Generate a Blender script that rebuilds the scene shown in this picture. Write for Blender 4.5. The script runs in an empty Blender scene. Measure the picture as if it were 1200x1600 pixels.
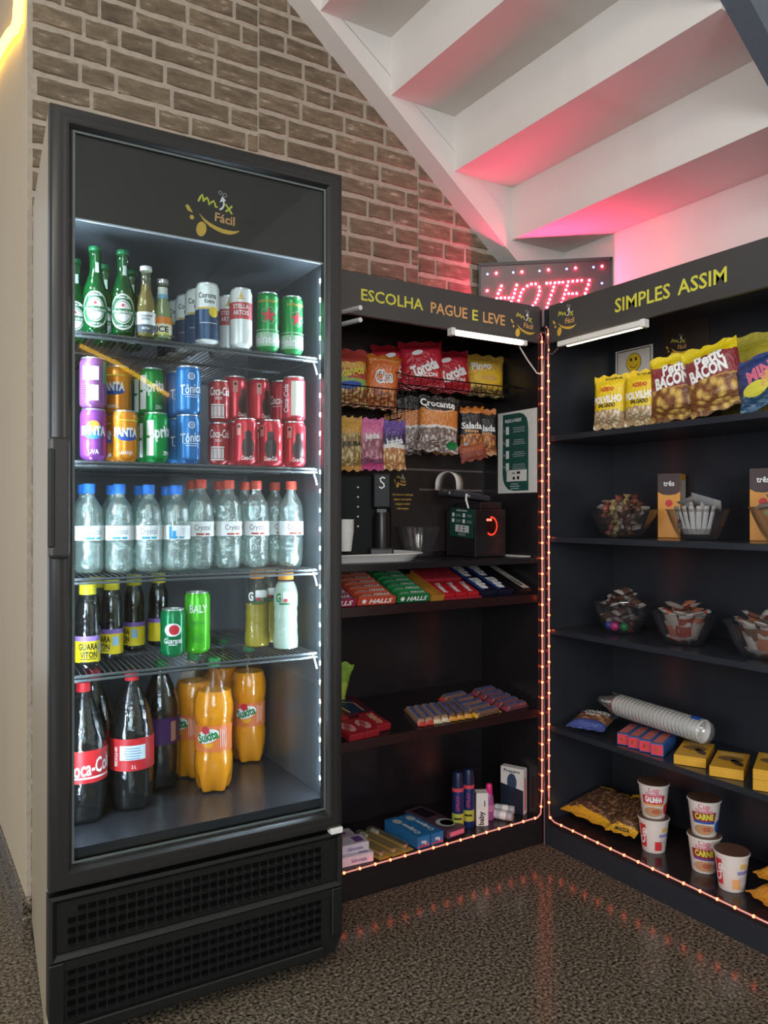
import bpy, bmesh, math, random
from mathutils import Vector, Matrix, Euler, noise
PI = math.pi
random.seed(7)
scn = bpy.context.scene
C = scn.collection

# ------------------------------------------------------------------ camera, light, exposure
CAM = Vector((-1.880, -1.979, 1.12))
cd = bpy.data.cameras.new('camera'); cam = bpy.data.objects.new('camera', cd); C.objects.link(cam)
cam.location = CAM
cam.rotation_euler = (math.radians(90.192), 0, math.radians(-32.06))
cd.sensor_fit = 'HORIZONTAL'; cd.sensor_width = 36.0; cd.lens = 36.0 * 1225.6 / 1200; cd.clip_start = 0.02
scn.camera = cam
scn.view_settings.view_transform = 'Standard'; scn.view_settings.look = 'None'
scn.view_settings.gamma = 1.0; scn.view_settings.use_curve_mapping = False
scn.view_settings.exposure = 0.0
scn.cycles.transparent_max_bounces = 40; scn.cycles.max_bounces = 8
scn.cycles.sample_clamp_indirect = 4.0

w = bpy.data.worlds.new('world'); scn.world = w; w.use_nodes = True
w.node_tree.nodes['Background'].inputs[0].default_value = (0.80, 0.86, 0.95, 1)
w.node_tree.nodes['Background'].inputs[1].default_value = 0.66

def area(name, loc, target, sx, sy, power, col):
    l = bpy.data.lights.new(name, 'AREA'); l.shape = 'RECTANGLE'; l.size = sx; l.size_y = sy
    l.energy = power; l.color = col
    o = bpy.data.objects.new(name, l); C.objects.link(o); o.location = loc
    o.rotation_euler = (Vector(target) - Vector(loc)).to_track_quat('-Z', 'Y').to_euler(); return o
area('lobby_ceiling_light', (-2.6, -2.6, 3.25), (-2.4, -2.3, 0), 1.2, 1.2, 40, (1.0, 0.93, 0.82))
area('entrance_daylight', (-3.4, -6.0, 2.0), (-0.4, 0, 1.8), 2.2, 2.0, 150, (0.86, 0.93, 1.0))
area('lobby_side_light', (-5.2, -1.6, 1.7), (0.0, -0.4, 2.1), 2.2, 1.8, 62, (1.0, 0.95, 0.88))

# ------------------------------------------------------------------ materials
def L(c):
    if isinstance(c, str): c = tuple(int(c[i:i + 2], 16) for i in (0, 2, 4))
    return tuple((x / 255 / 12.92) if x / 255 <= .04045 else ((x / 255 + .055) / 1.055) ** 2.4 for x in c[:3])
MC = {}
def new_mat(name):
    m = bpy.data.materials.new(name); m.use_nodes = True; nt = m.node_tree; nt.nodes.clear()
    return m, nt, nt.nodes.new('ShaderNodeOutputMaterial')
def N(nt, t, **kw):
    n = nt.nodes.new(t)
    for k, v in kw.items(): setattr(n, k, v)
    return n
def mat(name, col='808080', rough=.5, metal=0., var=.05, scale=40., bump=0., emit=None, es=0., coat=0., spec=.5, sub=0.):
    if name in MC: return MC[name]
    m, nt, out = new_mat(name); p = N(nt, 'ShaderNodeBsdfPrincipled'); nt.links.new(p.outputs[0], out.inputs[0])
    c = L(col)
    tc = N(nt, 'ShaderNodeTexCoord'); no = N(nt, 'ShaderNodeTexNoise'); no.inputs['Scale'].default_value = scale
    nt.links.new(tc.outputs['Object'], no.inputs['Vector'])
    mr = N(nt, 'ShaderNodeMapRange'); mr.inputs[3].default_value = 1 - 2 * var; mr.inputs[4].default_value = 1 + 2 * var
    nt.links.new(no.outputs[0], mr.inputs[0])
    vm = N(nt, 'ShaderNodeVectorMath', operation='SCALE'); vm.inputs[0].default_value = c
    nt.links.new(mr.outputs[0], vm.inputs['Scale']); nt.links.new(vm.outputs[0], p.inputs['Base Color'])
    p.inputs['Roughness'].default_value = rough; p.inputs['Metallic'].default_value = metal
    p.inputs['Specular IOR Level'].default_value = spec; p.inputs['Coat Weight'].default_value = coat
    if bump:
        b = N(nt, 'ShaderNodeBump'); b.inputs['Strength'].default_value = bump; b.inputs['Distance'].default_value = .004
        nt.links.new(no.outputs[0], b.inputs['Height']); nt.links.new(b.outputs[0], p.inputs['Normal'])
    if es:
        p.inputs['Emission Color'].default_value = (*L(emit or col), 1); p.inputs['Emission Strength'].default_value = es
    MC[name] = m; return m
def clear(name, tint='ffffff', diff=0., dcol='ffffff', gl=.08, gmax=.6, rough=.06, bump=0.):
    if name in MC: return MC[name]
    m, nt, out = new_mat(name)
    t = N(nt, 'ShaderNodeBsdfTransparent'); t.inputs[0].default_value = (*L(tint), 1)
    d = N(nt, 'ShaderNodeBsdfDiffuse'); g = N(nt, 'ShaderNodeBsdfGlossy'); g.inputs['Roughness'].default_value = rough
    no = N(nt, 'ShaderNodeTexNoise'); no.inputs['Scale'].default_value = 25.
    rp = N(nt, 'ShaderNodeMapRange'); rp.inputs[3].default_value = diff * .5; rp.inputs[4].default_value = diff * 1.5
    d.inputs[0].default_value = (*L(dcol), 1)
    nt.links.new(no.outputs[0], rp.inputs[0])
    if bump:
        tc = N(nt, 'ShaderNodeTexCoord'); n2 = N(nt, 'ShaderNodeTexNoise'); n2.inputs['Scale'].default_value = 90.; n2.inputs['Detail'].default_value = 3.
        nt.links.new(tc.outputs['Object'], n2.inputs['Vector']); bp = N(nt, 'ShaderNodeBump'); bp.inputs['Strength'].default_value = bump; bp.inputs['Distance'].default_value = .006
        nt.links.new(n2.outputs[0], bp.inputs['Height']); nt.links.new(bp.outputs[0], g.inputs['Normal'])
    m1 = N(nt, 'ShaderNodeMixShader'); nt.links.new(rp.outputs[0], m1.inputs[0])
    nt.links.new(t.outputs[0], m1.inputs[1]); nt.links.new(d.outputs[0], m1.inputs[2])
    lw = N(nt, 'ShaderNodeLayerWeight'); lw.inputs[0].default_value = .5
    pw = N(nt, 'ShaderNodeMath', operation='POWER'); pw.inputs[1].default_value = 3.; nt.links.new(lw.outputs['Facing'], pw.inputs[0])
    mr = N(nt, 'ShaderNodeMapRange'); mr.inputs[3].default_value = gl; mr.inputs[4].default_value = gmax; nt.links.new(pw.outputs[0], mr.inputs[0])
    m2 = N(nt, 'ShaderNodeMixShader'); nt.links.new(mr.outputs[0], m2.inputs[0])
    nt.links.new(m1.outputs[0], m2.inputs[1]); nt.links.new(g.outputs[0], m2.inputs[2])
    nt.links.new(m2.outputs[0], out.inputs[0]); MC[name] = m; return m
def bagmat(name, stops, blob=None, rough=.32, spec=.6):
    """printed film: colour bands along the height, a speckled picture zone"""
    if name in MC: return MC[name]
    m, nt, out = new_mat(name); p = N(nt, 'ShaderNodeBsdfPrincipled'); nt.links.new(p.outputs[0], out.inputs[0])
    tc = N(nt, 'ShaderNodeTexCoord'); sx = N(nt, 'ShaderNodeSeparateXYZ'); nt.links.new(tc.outputs['Generated'], sx.inputs[0])
    no = N(nt, 'ShaderNodeTexNoise'); no.inputs['Scale'].default_value = 3.5; nt.links.new(tc.outputs['Generated'], no.inputs['Vector'])
    ad = N(nt, 'ShaderNodeMath', operation='MULTIPLY_ADD'); ad.inputs[1].default_value = .16
    nt.links.new(no.outputs[0], ad.inputs[0])
    sb = N(nt, 'ShaderNodeMath', operation='SUBTRACT'); sb.inputs[1].default_value = .08
    nt.links.new(sx.outputs[2], sb.inputs[0]); nt.links.new(sb.outputs[0], ad.inputs[2])
    def ramp(st):
        r = N(nt, 'ShaderNodeValToRGB'); r.color_ramp.interpolation = 'CONSTANT'; e = r.color_ramp.elements
        while len(e) < len(st): e.new(.5)
        while len(e) > len(st): e.remove(e[-1])
        for k, (pos, col) in enumerate(st): e[k].position = pos; e[k].color = (*col, 1)
        nt.links.new(ad.outputs[0], r.inputs[0]); return r
    col = ramp([(a, L(b)) for a, b in stops]).outputs[0]
    if blob:
        z0, z1, ca, cb, sc = blob
        vo = N(nt, 'ShaderNodeTexVoronoi'); vo.inputs['Scale'].default_value = sc; nt.links.new(tc.outputs['Generated'], vo.inputs['Vector'])
        mr = N(nt, 'ShaderNodeMapRange'); mr.inputs[1].default_value = .15; mr.inputs[2].default_value = .55; nt.links.new(vo.outputs[0], mr.inputs[0])
        mx = N(nt, 'ShaderNodeMix', data_type='RGBA'); mx.inputs[6].default_value = (*L(ca), 1); mx.inputs[7].default_value = (*L(cb), 1)
        nt.links.new(mr.outputs[0], mx.inputs[0])
        mk_ = ramp([(0, (0, 0, 0)), (max(z0, .01), (1, 1, 1)), (z1, (0, 0, 0))])
        m2 = N(nt, 'ShaderNodeMix', data_type='RGBA'); nt.links.new(mk_.outputs[0], m2.inputs[0])
        nt.links.new(col, m2.inputs[6]); nt.links.new(mx.outputs[2], m2.inputs[7]); col = m2.outputs[2]
    nt.links.new(col, p.inputs['Base Color']); p.inputs['Roughness'].default_value = rough; p.inputs['Specular IOR Level'].default_value = spec
    n2 = N(nt, 'ShaderNodeTexNoise'); n2.inputs['Scale'].default_value = 14.; nt.links.new(tc.outputs['Generated'], n2.inputs['Vector'])
    b = N(nt, 'ShaderNodeBump'); b.inputs['Strength'].default_value = .5; b.inputs['Distance'].default_value = .01
    nt.links.new(n2.outputs[0], b.inputs['Height']); nt.links.new(b.outputs[0], p.inputs['Normal'])
    MC[name] = m; return m
def granite():
    m, nt, out = new_mat('granite'); p = N(nt, 'ShaderNodeBsdfPrincipled'); nt.links.new(p.outputs[0], out.inputs[0])
    tc = N(nt, 'ShaderNodeTexCoord')
    a = N(nt, 'ShaderNodeTexNoise'); a.inputs['Scale'].default_value = 120; a.inputs['Detail'].default_value = 3; a.inputs['Roughness'].default_value = .7
    nt.links.new(tc.outputs['Object'], a.inputs['Vector'])
    r = N(nt, 'ShaderNodeValToRGB'); e = r.color_ramp.elements
    e[0].position = .36; e[0].color = (*L('100e0b'), 1); e[1].position = .68; e[1].color = (*L('9c907e'), 1)
    k = e.new(.47); k.color = (*L('50483d'), 1); k = e.new(.55); k.color = (*L('6f6557'), 1)
    nt.links.new(a.outputs[0], r.inputs[0]); nt.links.new(r.outputs[0], p.inputs['Base Color'])
    p.inputs['Roughness'].default_value = .16; p.inputs['Specular IOR Level'].default_value = .22
    MC['granite'] = m; return m
def brickmat():
    m, nt, out = new_mat('worn_brick'); p = N(nt, 'ShaderNodeBsdfPrincipled'); nt.links.new(p.outputs[0], out.inputs[0])
    tc = N(nt, 'ShaderNodeTexCoord'); mp = N(nt, 'ShaderNodeMapping'); mp.inputs['Scale'].default_value = (1, 1, 3.5)
    g = N(nt, 'ShaderNodeNewGeometry'); nt.links.new(g.outputs['Position'], mp.inputs[0])
    a = N(nt, 'ShaderNodeTexNoise'); a.inputs['Scale'].default_value = 16; a.inputs['Detail'].default_value = 6; a.inputs['Roughness'].default_value = .7
    nt.links.new(mp.outputs[0], a.inputs['Vector'])
    oi = N(nt, 'ShaderNodeObjectInfo')
    r = N(nt, 'ShaderNodeValToRGB'); e = r.color_ramp.elements
    e[0].position = .3; e[0].color = (*L('584c3e'), 1); e[1].position = .70; e[1].color = (*L('b9ad98'), 1)
    k = e.new(.48); k.color = (*L('73644f'), 1); k = e.new(.58); k.color = (*L('807059'), 1)
    nt.links.new(a.outputs[0], r.inputs[0])
    mr = N(nt, 'ShaderNodeMapRange'); mr.inputs[3].default_value = .70; mr.inputs[4].default_value = 1.02; nt.links.new(oi.outputs['Random'], mr.inputs[0])
    vm = N(nt, 'ShaderNodeVectorMath', operation='SCALE'); nt.links.new(r.outputs[0], vm.inputs[0]); nt.links.new(mr.outputs[0], vm.inputs['Scale'])
    nt.links.new(vm.outputs[0], p.inputs['Base Color']); p.inputs['Roughness'].default_value = .6
    b = N(nt, 'ShaderNodeBump'); b.inputs['Strength'].default_value = .5; b.inputs['Distance'].default_value = .004
    nt.links.new(a.outputs[0], b.inputs['Height']); nt.links.new(b.outputs[0], p.inputs['Normal'])
    MC['worn_brick'] = m; return m

white_paint = mat('white_paint', 'ddd8d2', .75, var=.02, scale=3, bump=.05)
wall_paint = mat('warm_wall_paint', 'b9aa92', .7, var=.02, scale=3)
black_board = mat('black_melamine_led_tint', '211d1f', .24, var=.06, scale=8, spec=.5); glare_board = mat('black_melamine_blue_glare', '2b2e34', .24, var=.06, scale=8, spec=.5)  # same black board: red LED glow and blue glare mixed into the two colours
black_sign = mat('black_sign_hazed', '444241', .35, var=.04, scale=6)  # veiling haze over the black headers lifted into this grey
black_plastic = mat('black_plastic', '1b1b1b', .33, var=.05, scale=30)
black_metal = mat('black_wire', '121214', .3, metal=.3)
steel = mat('brushed_steel', 'b8b2a6', .22, metal=.9, var=.04, scale=5)
chrome = mat('coated_wire', '74797c', .3, metal=.6)
alu = mat('aluminium', 'd2d4d4', .28, metal=.85)
white_plastic = mat('white_plastic', 'e6e4e0', .4)
ink_y = mat('ink_yellow', 'd8d24a', .5); ink_o = mat('ink_orange', 'dca468', .5); ink_w = mat('ink_white', 'f2f2f0', .5)
ink_g = mat('ink_gold', 'd9ae45', .5); ink_k = mat('ink_black', '141414', .5); ink_r = mat('ink_red', 'c8232c', .5)
ink_b = mat('ink_blue', '2450a8', .5); ink_gr = mat('ink_green', '147a3a', .5); ink_t = mat('ink_teal', '1d4a40', .5)
ink_p = mat('ink_pink', 'd9708c', .5); ink_s = mat('ink_silver', 'b9bcc0', .4)
paper = mat('white_paper', 'dedcd6', .6)

# ------------------------------------------------------------------ mesh helpers
class B:
    def __init__(s): s.v = []; s.f = []; s.m = []
    def add(s, vs, fs, m=0):
        n = len(s.v); s.v += [tuple(p) for p in vs]; s.f += [tuple(i + n for i in f) for f in fs]; s.m += [m] * len(fs); return s
    def box(s, x0, x1, y0, y1, z0, z1, m=0):
        return s.add([(x0, y0, z0), (x1, y0, z0), (x1, y1, z0), (x0, y1, z0), (x0, y0, z1), (x1, y0, z1), (x1, y1, z1), (x0, y1, z1)],
                     [(0, 3, 2, 1), (4, 5, 6, 7), (0, 1, 5, 4), (1, 2, 6, 5), (2, 3, 7, 6), (3, 0, 4, 7)], m)
    def lathe(s, prof, n=28, m=0, mod=None, cap=True):
        """prof: (r, z[, m]) ; mod(r, z, angle) -> r"""
        vs = []; fs = []; ms = []
        for p in prof:
            for k in range(n):
                a = 2 * PI * k / n; r = p[0] if mod is None else mod(p[0], p[1], a)
                vs.append((r * math.sin(a), -r * math.cos(a), p[1]))
        for i in range(len(prof) - 1):
            mm = prof[i][2] if len(prof[i]) > 2 else m
            for k in range(n):
                k2 = (k + 1) % n; fs.append((i * n + k, i * n + k2, (i + 1) * n + k2, (i + 1) * n + k)); ms.append(mm)
        if cap:
            fs.append(tuple(range(n))[::-1]); ms.append(prof[0][2] if len(prof[0]) > 2 else m)
            t = (len(prof) - 1) * n; fs.append(tuple(range(t, t + n))); ms.append(prof[-1][2] if len(prof[-1]) > 2 else m)
        o = len(s.v); s.v += vs; s.f += [tuple(i + o for i in f) for f in fs]; s.m += ms; return s
    def tube(s, pts, r, n=8, m=0, closed=False):
        pts = [Vector(p) for p in pts]; vs = []; fs = []; K = len(pts)
        for i, p in enumerate(pts):
            a = pts[i - 1] if (i or closed) else p; b = pts[(i + 1) % K] if (i < K - 1 or closed) else p
            t = (b - a).normalized(); u = t.cross(Vector((0, 0, 1)))
            if u.length < .05: u = t.cross(Vector((0, 1, 0)))
            u.normalize(); v = t.cross(u)
            for k in range(n):
                an = 2 * PI * k / n; vs.append(p + (u * math.cos(an) + v * math.sin(an)) * r)
        for i in range(K if closed else K - 1):
            j = (i + 1) % K
            for k in range(n):
                k2 = (k + 1) % n; fs.append((i * n + k, i * n + k2, j * n + k2, j * n + k))
        if not closed: fs += [tuple(range(n))[::-1], tuple(range((K - 1) * n, K * n))]
        return s.add(vs, fs, m)
    def prism(s, poly, axis, a, b, m=0):
        n = len(poly)
        def P(u, v, t): return {'x': (t, u, v), 'y': (u, t, v), 'z': (u, v, t)}[axis]
        return s.add([P(u, v, a) for u, v in poly] + [P(u, v, b) for u, v in poly],
                     [tuple(range(n)), tuple(range(n, 2 * n))[::-1]] + [(k, n + k, n + (k + 1) % n, (k + 1) % n) for k in range(n)], m)
    def sphere(s, c, r, m=0, n=8, k=6):
        pr = []
        vs = [(c[0], c[1], c[2] - r)]; fs = []
        for i in range(1, k):
            t = -PI / 2 + PI * i / k
            for j in range(n):
                a = 2 * PI * j / n; vs.append((c[0] + r * math.cos(t) * math.cos(a), c[1] + r * math.cos(t) * math.sin(a), c[2] + r * math.sin(t)))
        vs.append((c[0], c[1], c[2] + r)); e = len(vs) - 1
        for j in range(n):
            j2 = (j + 1) % n; fs.append((0, 1 + j2, 1 + j))
            for i in range(k - 2): fs.append((1 + i * n + j, 1 + i * n + j2, 1 + (i + 1) * n + j2, 1 + (i + 1) * n + j))
            fs.append((1 + (k - 2) * n + j, 1 + (k - 2) * n + j2, e))
        return s.add(vs, fs, m)
    def ob(s, name, mats, parent=None, smooth=0, bevel=0, seg=2, loc=None, rot=None):
        me = bpy.data.meshes.new(name); me.from_pydata(s.v, [], s.f)
        mats = mats if isinstance(mats, (list, tuple)) else [mats]
        for m in mats: me.materials.append(m)
        me.polygons.foreach_set('material_index', s.m)
        bm = bmesh.new(); bm.from_mesh(me); bmesh.ops.recalc_face_normals(bm, faces=bm.faces); bm.to_mesh(me); bm.free()
        if smooth:
            me.polygons.foreach_set('use_smooth', [True] * len(me.polygons)); me.set_sharp_from_angle(angle=math.radians(smooth))
        o = bpy.data.objects.new(name, me); C.objects.link(o)
        if parent: o.parent = parent
        if loc is not None: o.location = loc
        if rot is not None: o.rotation_euler = rot
        if bevel:
            b = o.modifiers.new('bevel', 'BEVEL'); b.width = bevel; b.segments = seg; b.limit_method = 'ANGLE'; b.angle_limit = math.radians(40)
        return o
def tag(o, label, cat, group=None):
    o['label'] = label; o['category'] = cat
    if group: o['group'] = group
    return o
def thing(name, label, cat, loc=(0, 0, 0), rz=0., group=None, rot=None):
    o = bpy.data.objects.new(name, None); C.objects.link(o); o.empty_display_size = .02
    o.location = loc; o.rotation_euler = rot or (0, 0, rz); return tag(o, label, cat, group)
def struct(o): o['kind'] = 'structure'; return o
def copy_tree(o, label=None, loc=None, rz=None):
    def rec(a, par):
        b = a.copy(); C.objects.link(b)
        if par: b.parent = par
        for ch in a.children: rec(ch, b)
        return b
    r = rec(o, None)
    if label: r['label'] = label
    if loc is not None: r.location = loc
    if rz is not None: r.rotation_euler = (0, 0, rz)
    return r
def face(p, off=0.):
    """turn about z that brings a thing's front (-y) round to the shopper standing before the shelves"""
    d = CAM - Vector(p); return math.atan2(d.x, -d.y) + off

# flat shapes: (verts2d, faces)
TC = {}
def text(s, bold=.012, shear=0., width=None, h=1.):
    k = (s, bold, shear)
    if k not in TC:
        cu = bpy.data.curves.new('lettering_curve', 'FONT'); cu.body = s; cu.size = 1; cu.offset = bold; cu.shear = shear; cu.resolution_u = 2
        o = bpy.data.objects.new('lettering_curve', cu); C.objects.link(o); bpy.context.view_layer.update()
        me = bpy.data.meshes.new_from_object(o.evaluated_get(bpy.context.evaluated_depsgraph_get()))
        vs = [(v.co.x, v.co.y) for v in me.vertices]; fs = [tuple(p.vertices) for p in me.polygons]
        bpy.data.objects.remove(o); bpy.data.curves.remove(cu); bpy.data.meshes.remove(me)
        x0 = min(v[0] for v in vs); x1 = max(v[0] for v in vs)
        TC[k] = ([((x - (x0 + x1) / 2) / .72, y / .72 - .5) for x, y in vs], fs, (x1 - x0) / .72)
    vs, fs, W = TC[k]; sx = (width / W) if width else h
    return [(x * sx, y * h) for x, y in vs], fs
def poly(*p): return list(p), [tuple(range(len(p)))]
def rect(w_, h): return poly((-w_ / 2, -h / 2), (w_ / 2, -h / 2), (w_ / 2, h / 2), (-w_ / 2, h / 2))
def disc(rx, ry=None, n=20):
    ry = ry or rx; return poly(*[(rx * math.cos(2 * PI * k / n), ry * math.sin(2 * PI * k / n)) for k in range(n)])
def ring(r0, r1, n=28, asp=1., a0=0., a1=2 * PI):
    vs = []; fs = []
    for k in range(n + 1):
        a = a0 + (a1 - a0) * k / n; vs += [(r0 * math.cos(a), r0 * asp * math.sin(a)), (r1 * math.cos(a), r1 * asp * math.sin(a))]
    return vs, [(2 * k, 2 * k + 1, 2 * k + 3, 2 * k + 2) for k in range(n)]
def star(r, n=5, q=.4):
    return poly(*[((r if k % 2 == 0 else r * q) * math.sin(PI * k / n), (r if k % 2 == 0 else r * q) * math.cos(PI * k / n)) for k in range(2 * n)])
def stroke(pts, wd):
    vs = []; fs = []
    for i, p in enumerate(pts):
        a = Vector(pts[max(i - 1, 0)]); b = Vector(pts[min(i + 1, len(pts) - 1)]); t = (b - a).normalized(); n = Vector((-t.y, t.x)) * wd / 2
        vs += [(p[0] + n.x, p[1] + n.y), (p[0] - n.x, p[1] - n.y)]
        if i: fs.append((2 * i - 2, 2 * i - 1, 2 * i + 1, 2 * i))
    return vs, fs
def xf(sh, dx=0., dy=0., s=1., rot=0., sy=None):
    c, d = math.cos(rot), math.sin(rot); sy = sy or s
    return [((x * s * c - y * sy * d) + dx, (x * s * d + y * sy * c) + dy) for x, y in sh[0]], sh[1]
def join(*shs):
    vs = []; fs = []
    for sh in shs:
        n = len(vs); vs += list(sh[0]); fs += [tuple(i + n for i in f) for f in sh[1]]
    return vs, fs
def lines(n, wd, h, gap, rag=.3):
    return join(*[xf(rect(wd * (1 - rag * random.random()), h), 0, -k * gap) for k in range(n)])
def decal(parent, sh, m, fn, name='lettering', cut=None, th=0.):
    bm = bmesh.new(); vs = [bm.verts.new((x, y, 0)) for x, y in sh[0]]
    for f in sh[1]:
        try: bm.faces.new([vs[i] for i in f])
        except ValueError: pass
    if cut:
        for ax in (0, 1) if isinstance(cut, tuple) else (0,):
            st = cut[ax] if isinstance(cut, tuple) else cut
            lo = min(v.co[ax] for v in bm.verts); hi = max(v.co[ax] for v in bm.verts); k = math.floor(lo / st) + 1
            while k * st < hi:
                no = [0, 0, 0]; no[ax] = 1; co = [0, 0, 0]; co[ax] = k * st
                bmesh.ops.bisect_plane(bm, geom=bm.verts[:] + bm.edges[:] + bm.faces[:], plane_co=co, plane_no=no); k += 1
    bmesh.ops.triangulate(bm, faces=[f for f in bm.faces if len(f.verts) > 4])
    for v in bm.verts: v.co = fn(v.co.x, v.co.y)
    me = bpy.data.meshes.new(name); bm.to_mesh(me); bm.free(); me.materials.append(m)
    o = bpy.data.objects.new(name, me); C.objects.link(o); o.parent = parent; return o
def cyl(r, z0, a0=0.): return lambda u, v: (r * math.sin(a0 + u / r), -r * math.cos(a0 + u / r), z0 + v)
def cone(rf, z0, a0=0., off=.0006): 
    def f(u, v):
        r = rf(z0 + v) + off; a = a0 + u / rf(z0); return (r * math.sin(a), -r * math.cos(a), z0 + v)
    return f
def flat(o, ux, uy):
    o, ux, uy = Vector(o), Vector(ux), Vector(uy); return lambda u, v: o + ux * u + uy * v

# ------------------------------------------------------------------ the room
fl = struct(B().box(-6, .5, -7.1, 4, -.06, 0).ob('floor', granite()))
STEP0, RUN, RISE = (.098, 2.156), .2705, .1965
def slope(x): return 2.077 - (x - .13) * .785
mortar = mat('mortar', 'a4998a', .8, var=.12, scale=60, bump=.4)
wb = struct(B().box(-1.569, .40, .36, .50, 0, 3.3).ob('wall_back', mortar))
bm_ = brickmat(); protos = []
for k in range(14):
    W_, H_ = 1., 1.
    pts = []
    for i in range(5): pts.append((-.5 + i * .25, -.5))
    pts.append((.5, 0))
    for i in range(5): pts.append((.5 - i * .25, .5))
    pts.append((-.5, 0))
    out_ = [(x * (1 - .03 * random.random()) , y * (1 - .16 * random.random())) for x, y in pts]
    n = len(out_); vs = [(x, 0, y) for x, y in out_] + [(x * .965, -1, y * .86) for x, y in out_]
    fs = [(i, (i + 1) % n, n + (i + 1) % n, n + i) for i in range(n)] + [tuple(range(n, 2 * n))]
    me = bpy.data.meshes.new('brick'); me.from_pydata(vs, [], fs); me.materials.append(bm_); protos.append(me)
def lay_bricks(xa, xb, off):
    z = (1.70 if xa > -1.5 else 1.70 - .0672 * 24) + off; row = 0
    while z < 3.28:
        x = xa - random.random() * .1
        while x < xb:
            wd = random.choice((.09, .12, .14, .155, .165, .175, .18)); x0 = max(x, xa + .001); x1 = min(x + wd, xb - .001); x += wd + .009
            if x1 - x0 < .02: continue
            xc, zc = (x0 + x1) / 2, z
            if zc - .035 > slope(xa if xc < xa else x0) + .06: continue
            if -1.45 < xc < -.97 and zc < 1.95: continue
            if xc > -.62 and zc < 1.80: continue
            if xc > -1.45 and zc < 1.66: continue
            o = bpy.data.objects.new('brick', random.choice(protos)); C.objects.link(o); o.parent = wb
            o.location = (xc, .3605, zc); o.scale = (x1 - x0, .004, .0578)
            if random.random() < .5: o.scale.x *= -1; o.scale.y *= 1
        z += .0672; row += 1
lay_bricks(-1.558, -.892, 0); lay_bricks(-.889, -.27, .012); lay_bricks(-.268, .39, -.01)
struct(B().box(-1.57, -1.45, .3605, 3.2, 0, 3.3).ob('wall_left', wall_paint))
struct(B().box(-1.578, -1.45, .352, 3.2, 0, .075).ob('baseboard_left', MC['granite'], bevel=.003))
struct(B().box(.37, .50, -7.1, .36, 0, 3.3).ob('wall_right', white_paint))
struct(B().box(-6, .37, -7.1, -7.0, 0, 3.3).ob('wall_front', wall_paint))
struct(B().box(-6, .5, -7.1, 4, 3.3, 3.4).ob('ceiling', white_paint))

st = thing('staircase', 'white underside of a concrete staircase climbing left above the shelves', 'staircase', (0, 0, 0))
for k in range(7):
    x0 = STEP0[0] - RUN * k; z0 = STEP0[1] + RISE * k
    if z0 > 3.25: break
    B().box(x0, x0 + RUN + (.002 if k else 0), -.80, .27, z0, z0 + RISE + .06).ob('step', white_paint, st)
pts = [(-1.46, slope(-1.46)), (.13, 2.077), (.18, 2.06), (.37, 2.06), (.37, 2.20), (.10, 2.36)]
top = [(.10 - RUN * k, 2.36 + RISE * k) for k in range(1, 5)]
B().prism([(-1.42, slope(-1.42)), (.13, 2.077), (.19, 2.05), (.369, 2.05), (.369, 2.30), (.0, 2.62), (-.9, 3.28), (-1.42, 3.29)], 'y', .27, .359).ob('stringer', white_paint, st)
slate = mat('slate_paint', '56606a', .5)
def bs(x): return 2.371 - (x + .178) * .775
B().prism([(-1.2, bs(-1.2)), (.36, bs(.36)), (.36, bs(.36) + .42), (-.95, 3.29), (-1.2, 3.29)], 'y', -.86, -.80).ob('outer_stringer', slate, st)

# amber light line on the left wall
lt = thing('neon_light_line', 'glowing amber light line bending upward on the pale left wall', 'light', (-1.585, .40, 2.48))
amber = mat('amber_glow', 'ffcf4a', .5, emit='ffc63a', es=14)
B().tube([(0, .9, .27), (0, .45, .16), (0, .2, .08), (0, .09, .035), (0, .035, .03), (0, .0, .10), (0, -.015, .22)], .013, 10).ob('tube', amber, lt, smooth=60)
B().tube([(.012, .9, .27), (.012, .45, .16), (.012, .2, .08), (.012, .09, .035), (.012, .035, .03), (.012, 0, .10), (.012, -.015, .22)], .006, 6).ob('mounting_rail', white_plastic, lt)

l2 = thing('neon_light_line', 'amber light line on the lobby wall, mirrored in the fridge glass', 'light', (-.1, -6.97, 2.6))
B().tube([(-.45, 0, .24), (-.1, 0, .10), (.2, 0, -.06), (.45, 0, -.20)], .022, 10).ob('tube', amber, l2, smooth=60)
B().tube([(-.45, -.024, .24), (-.1, -.024, .10), (.2, -.024, -.06), (.45, -.024, -.20)], .006, 6).ob('mounting_rail', white_plastic, l2)

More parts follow.
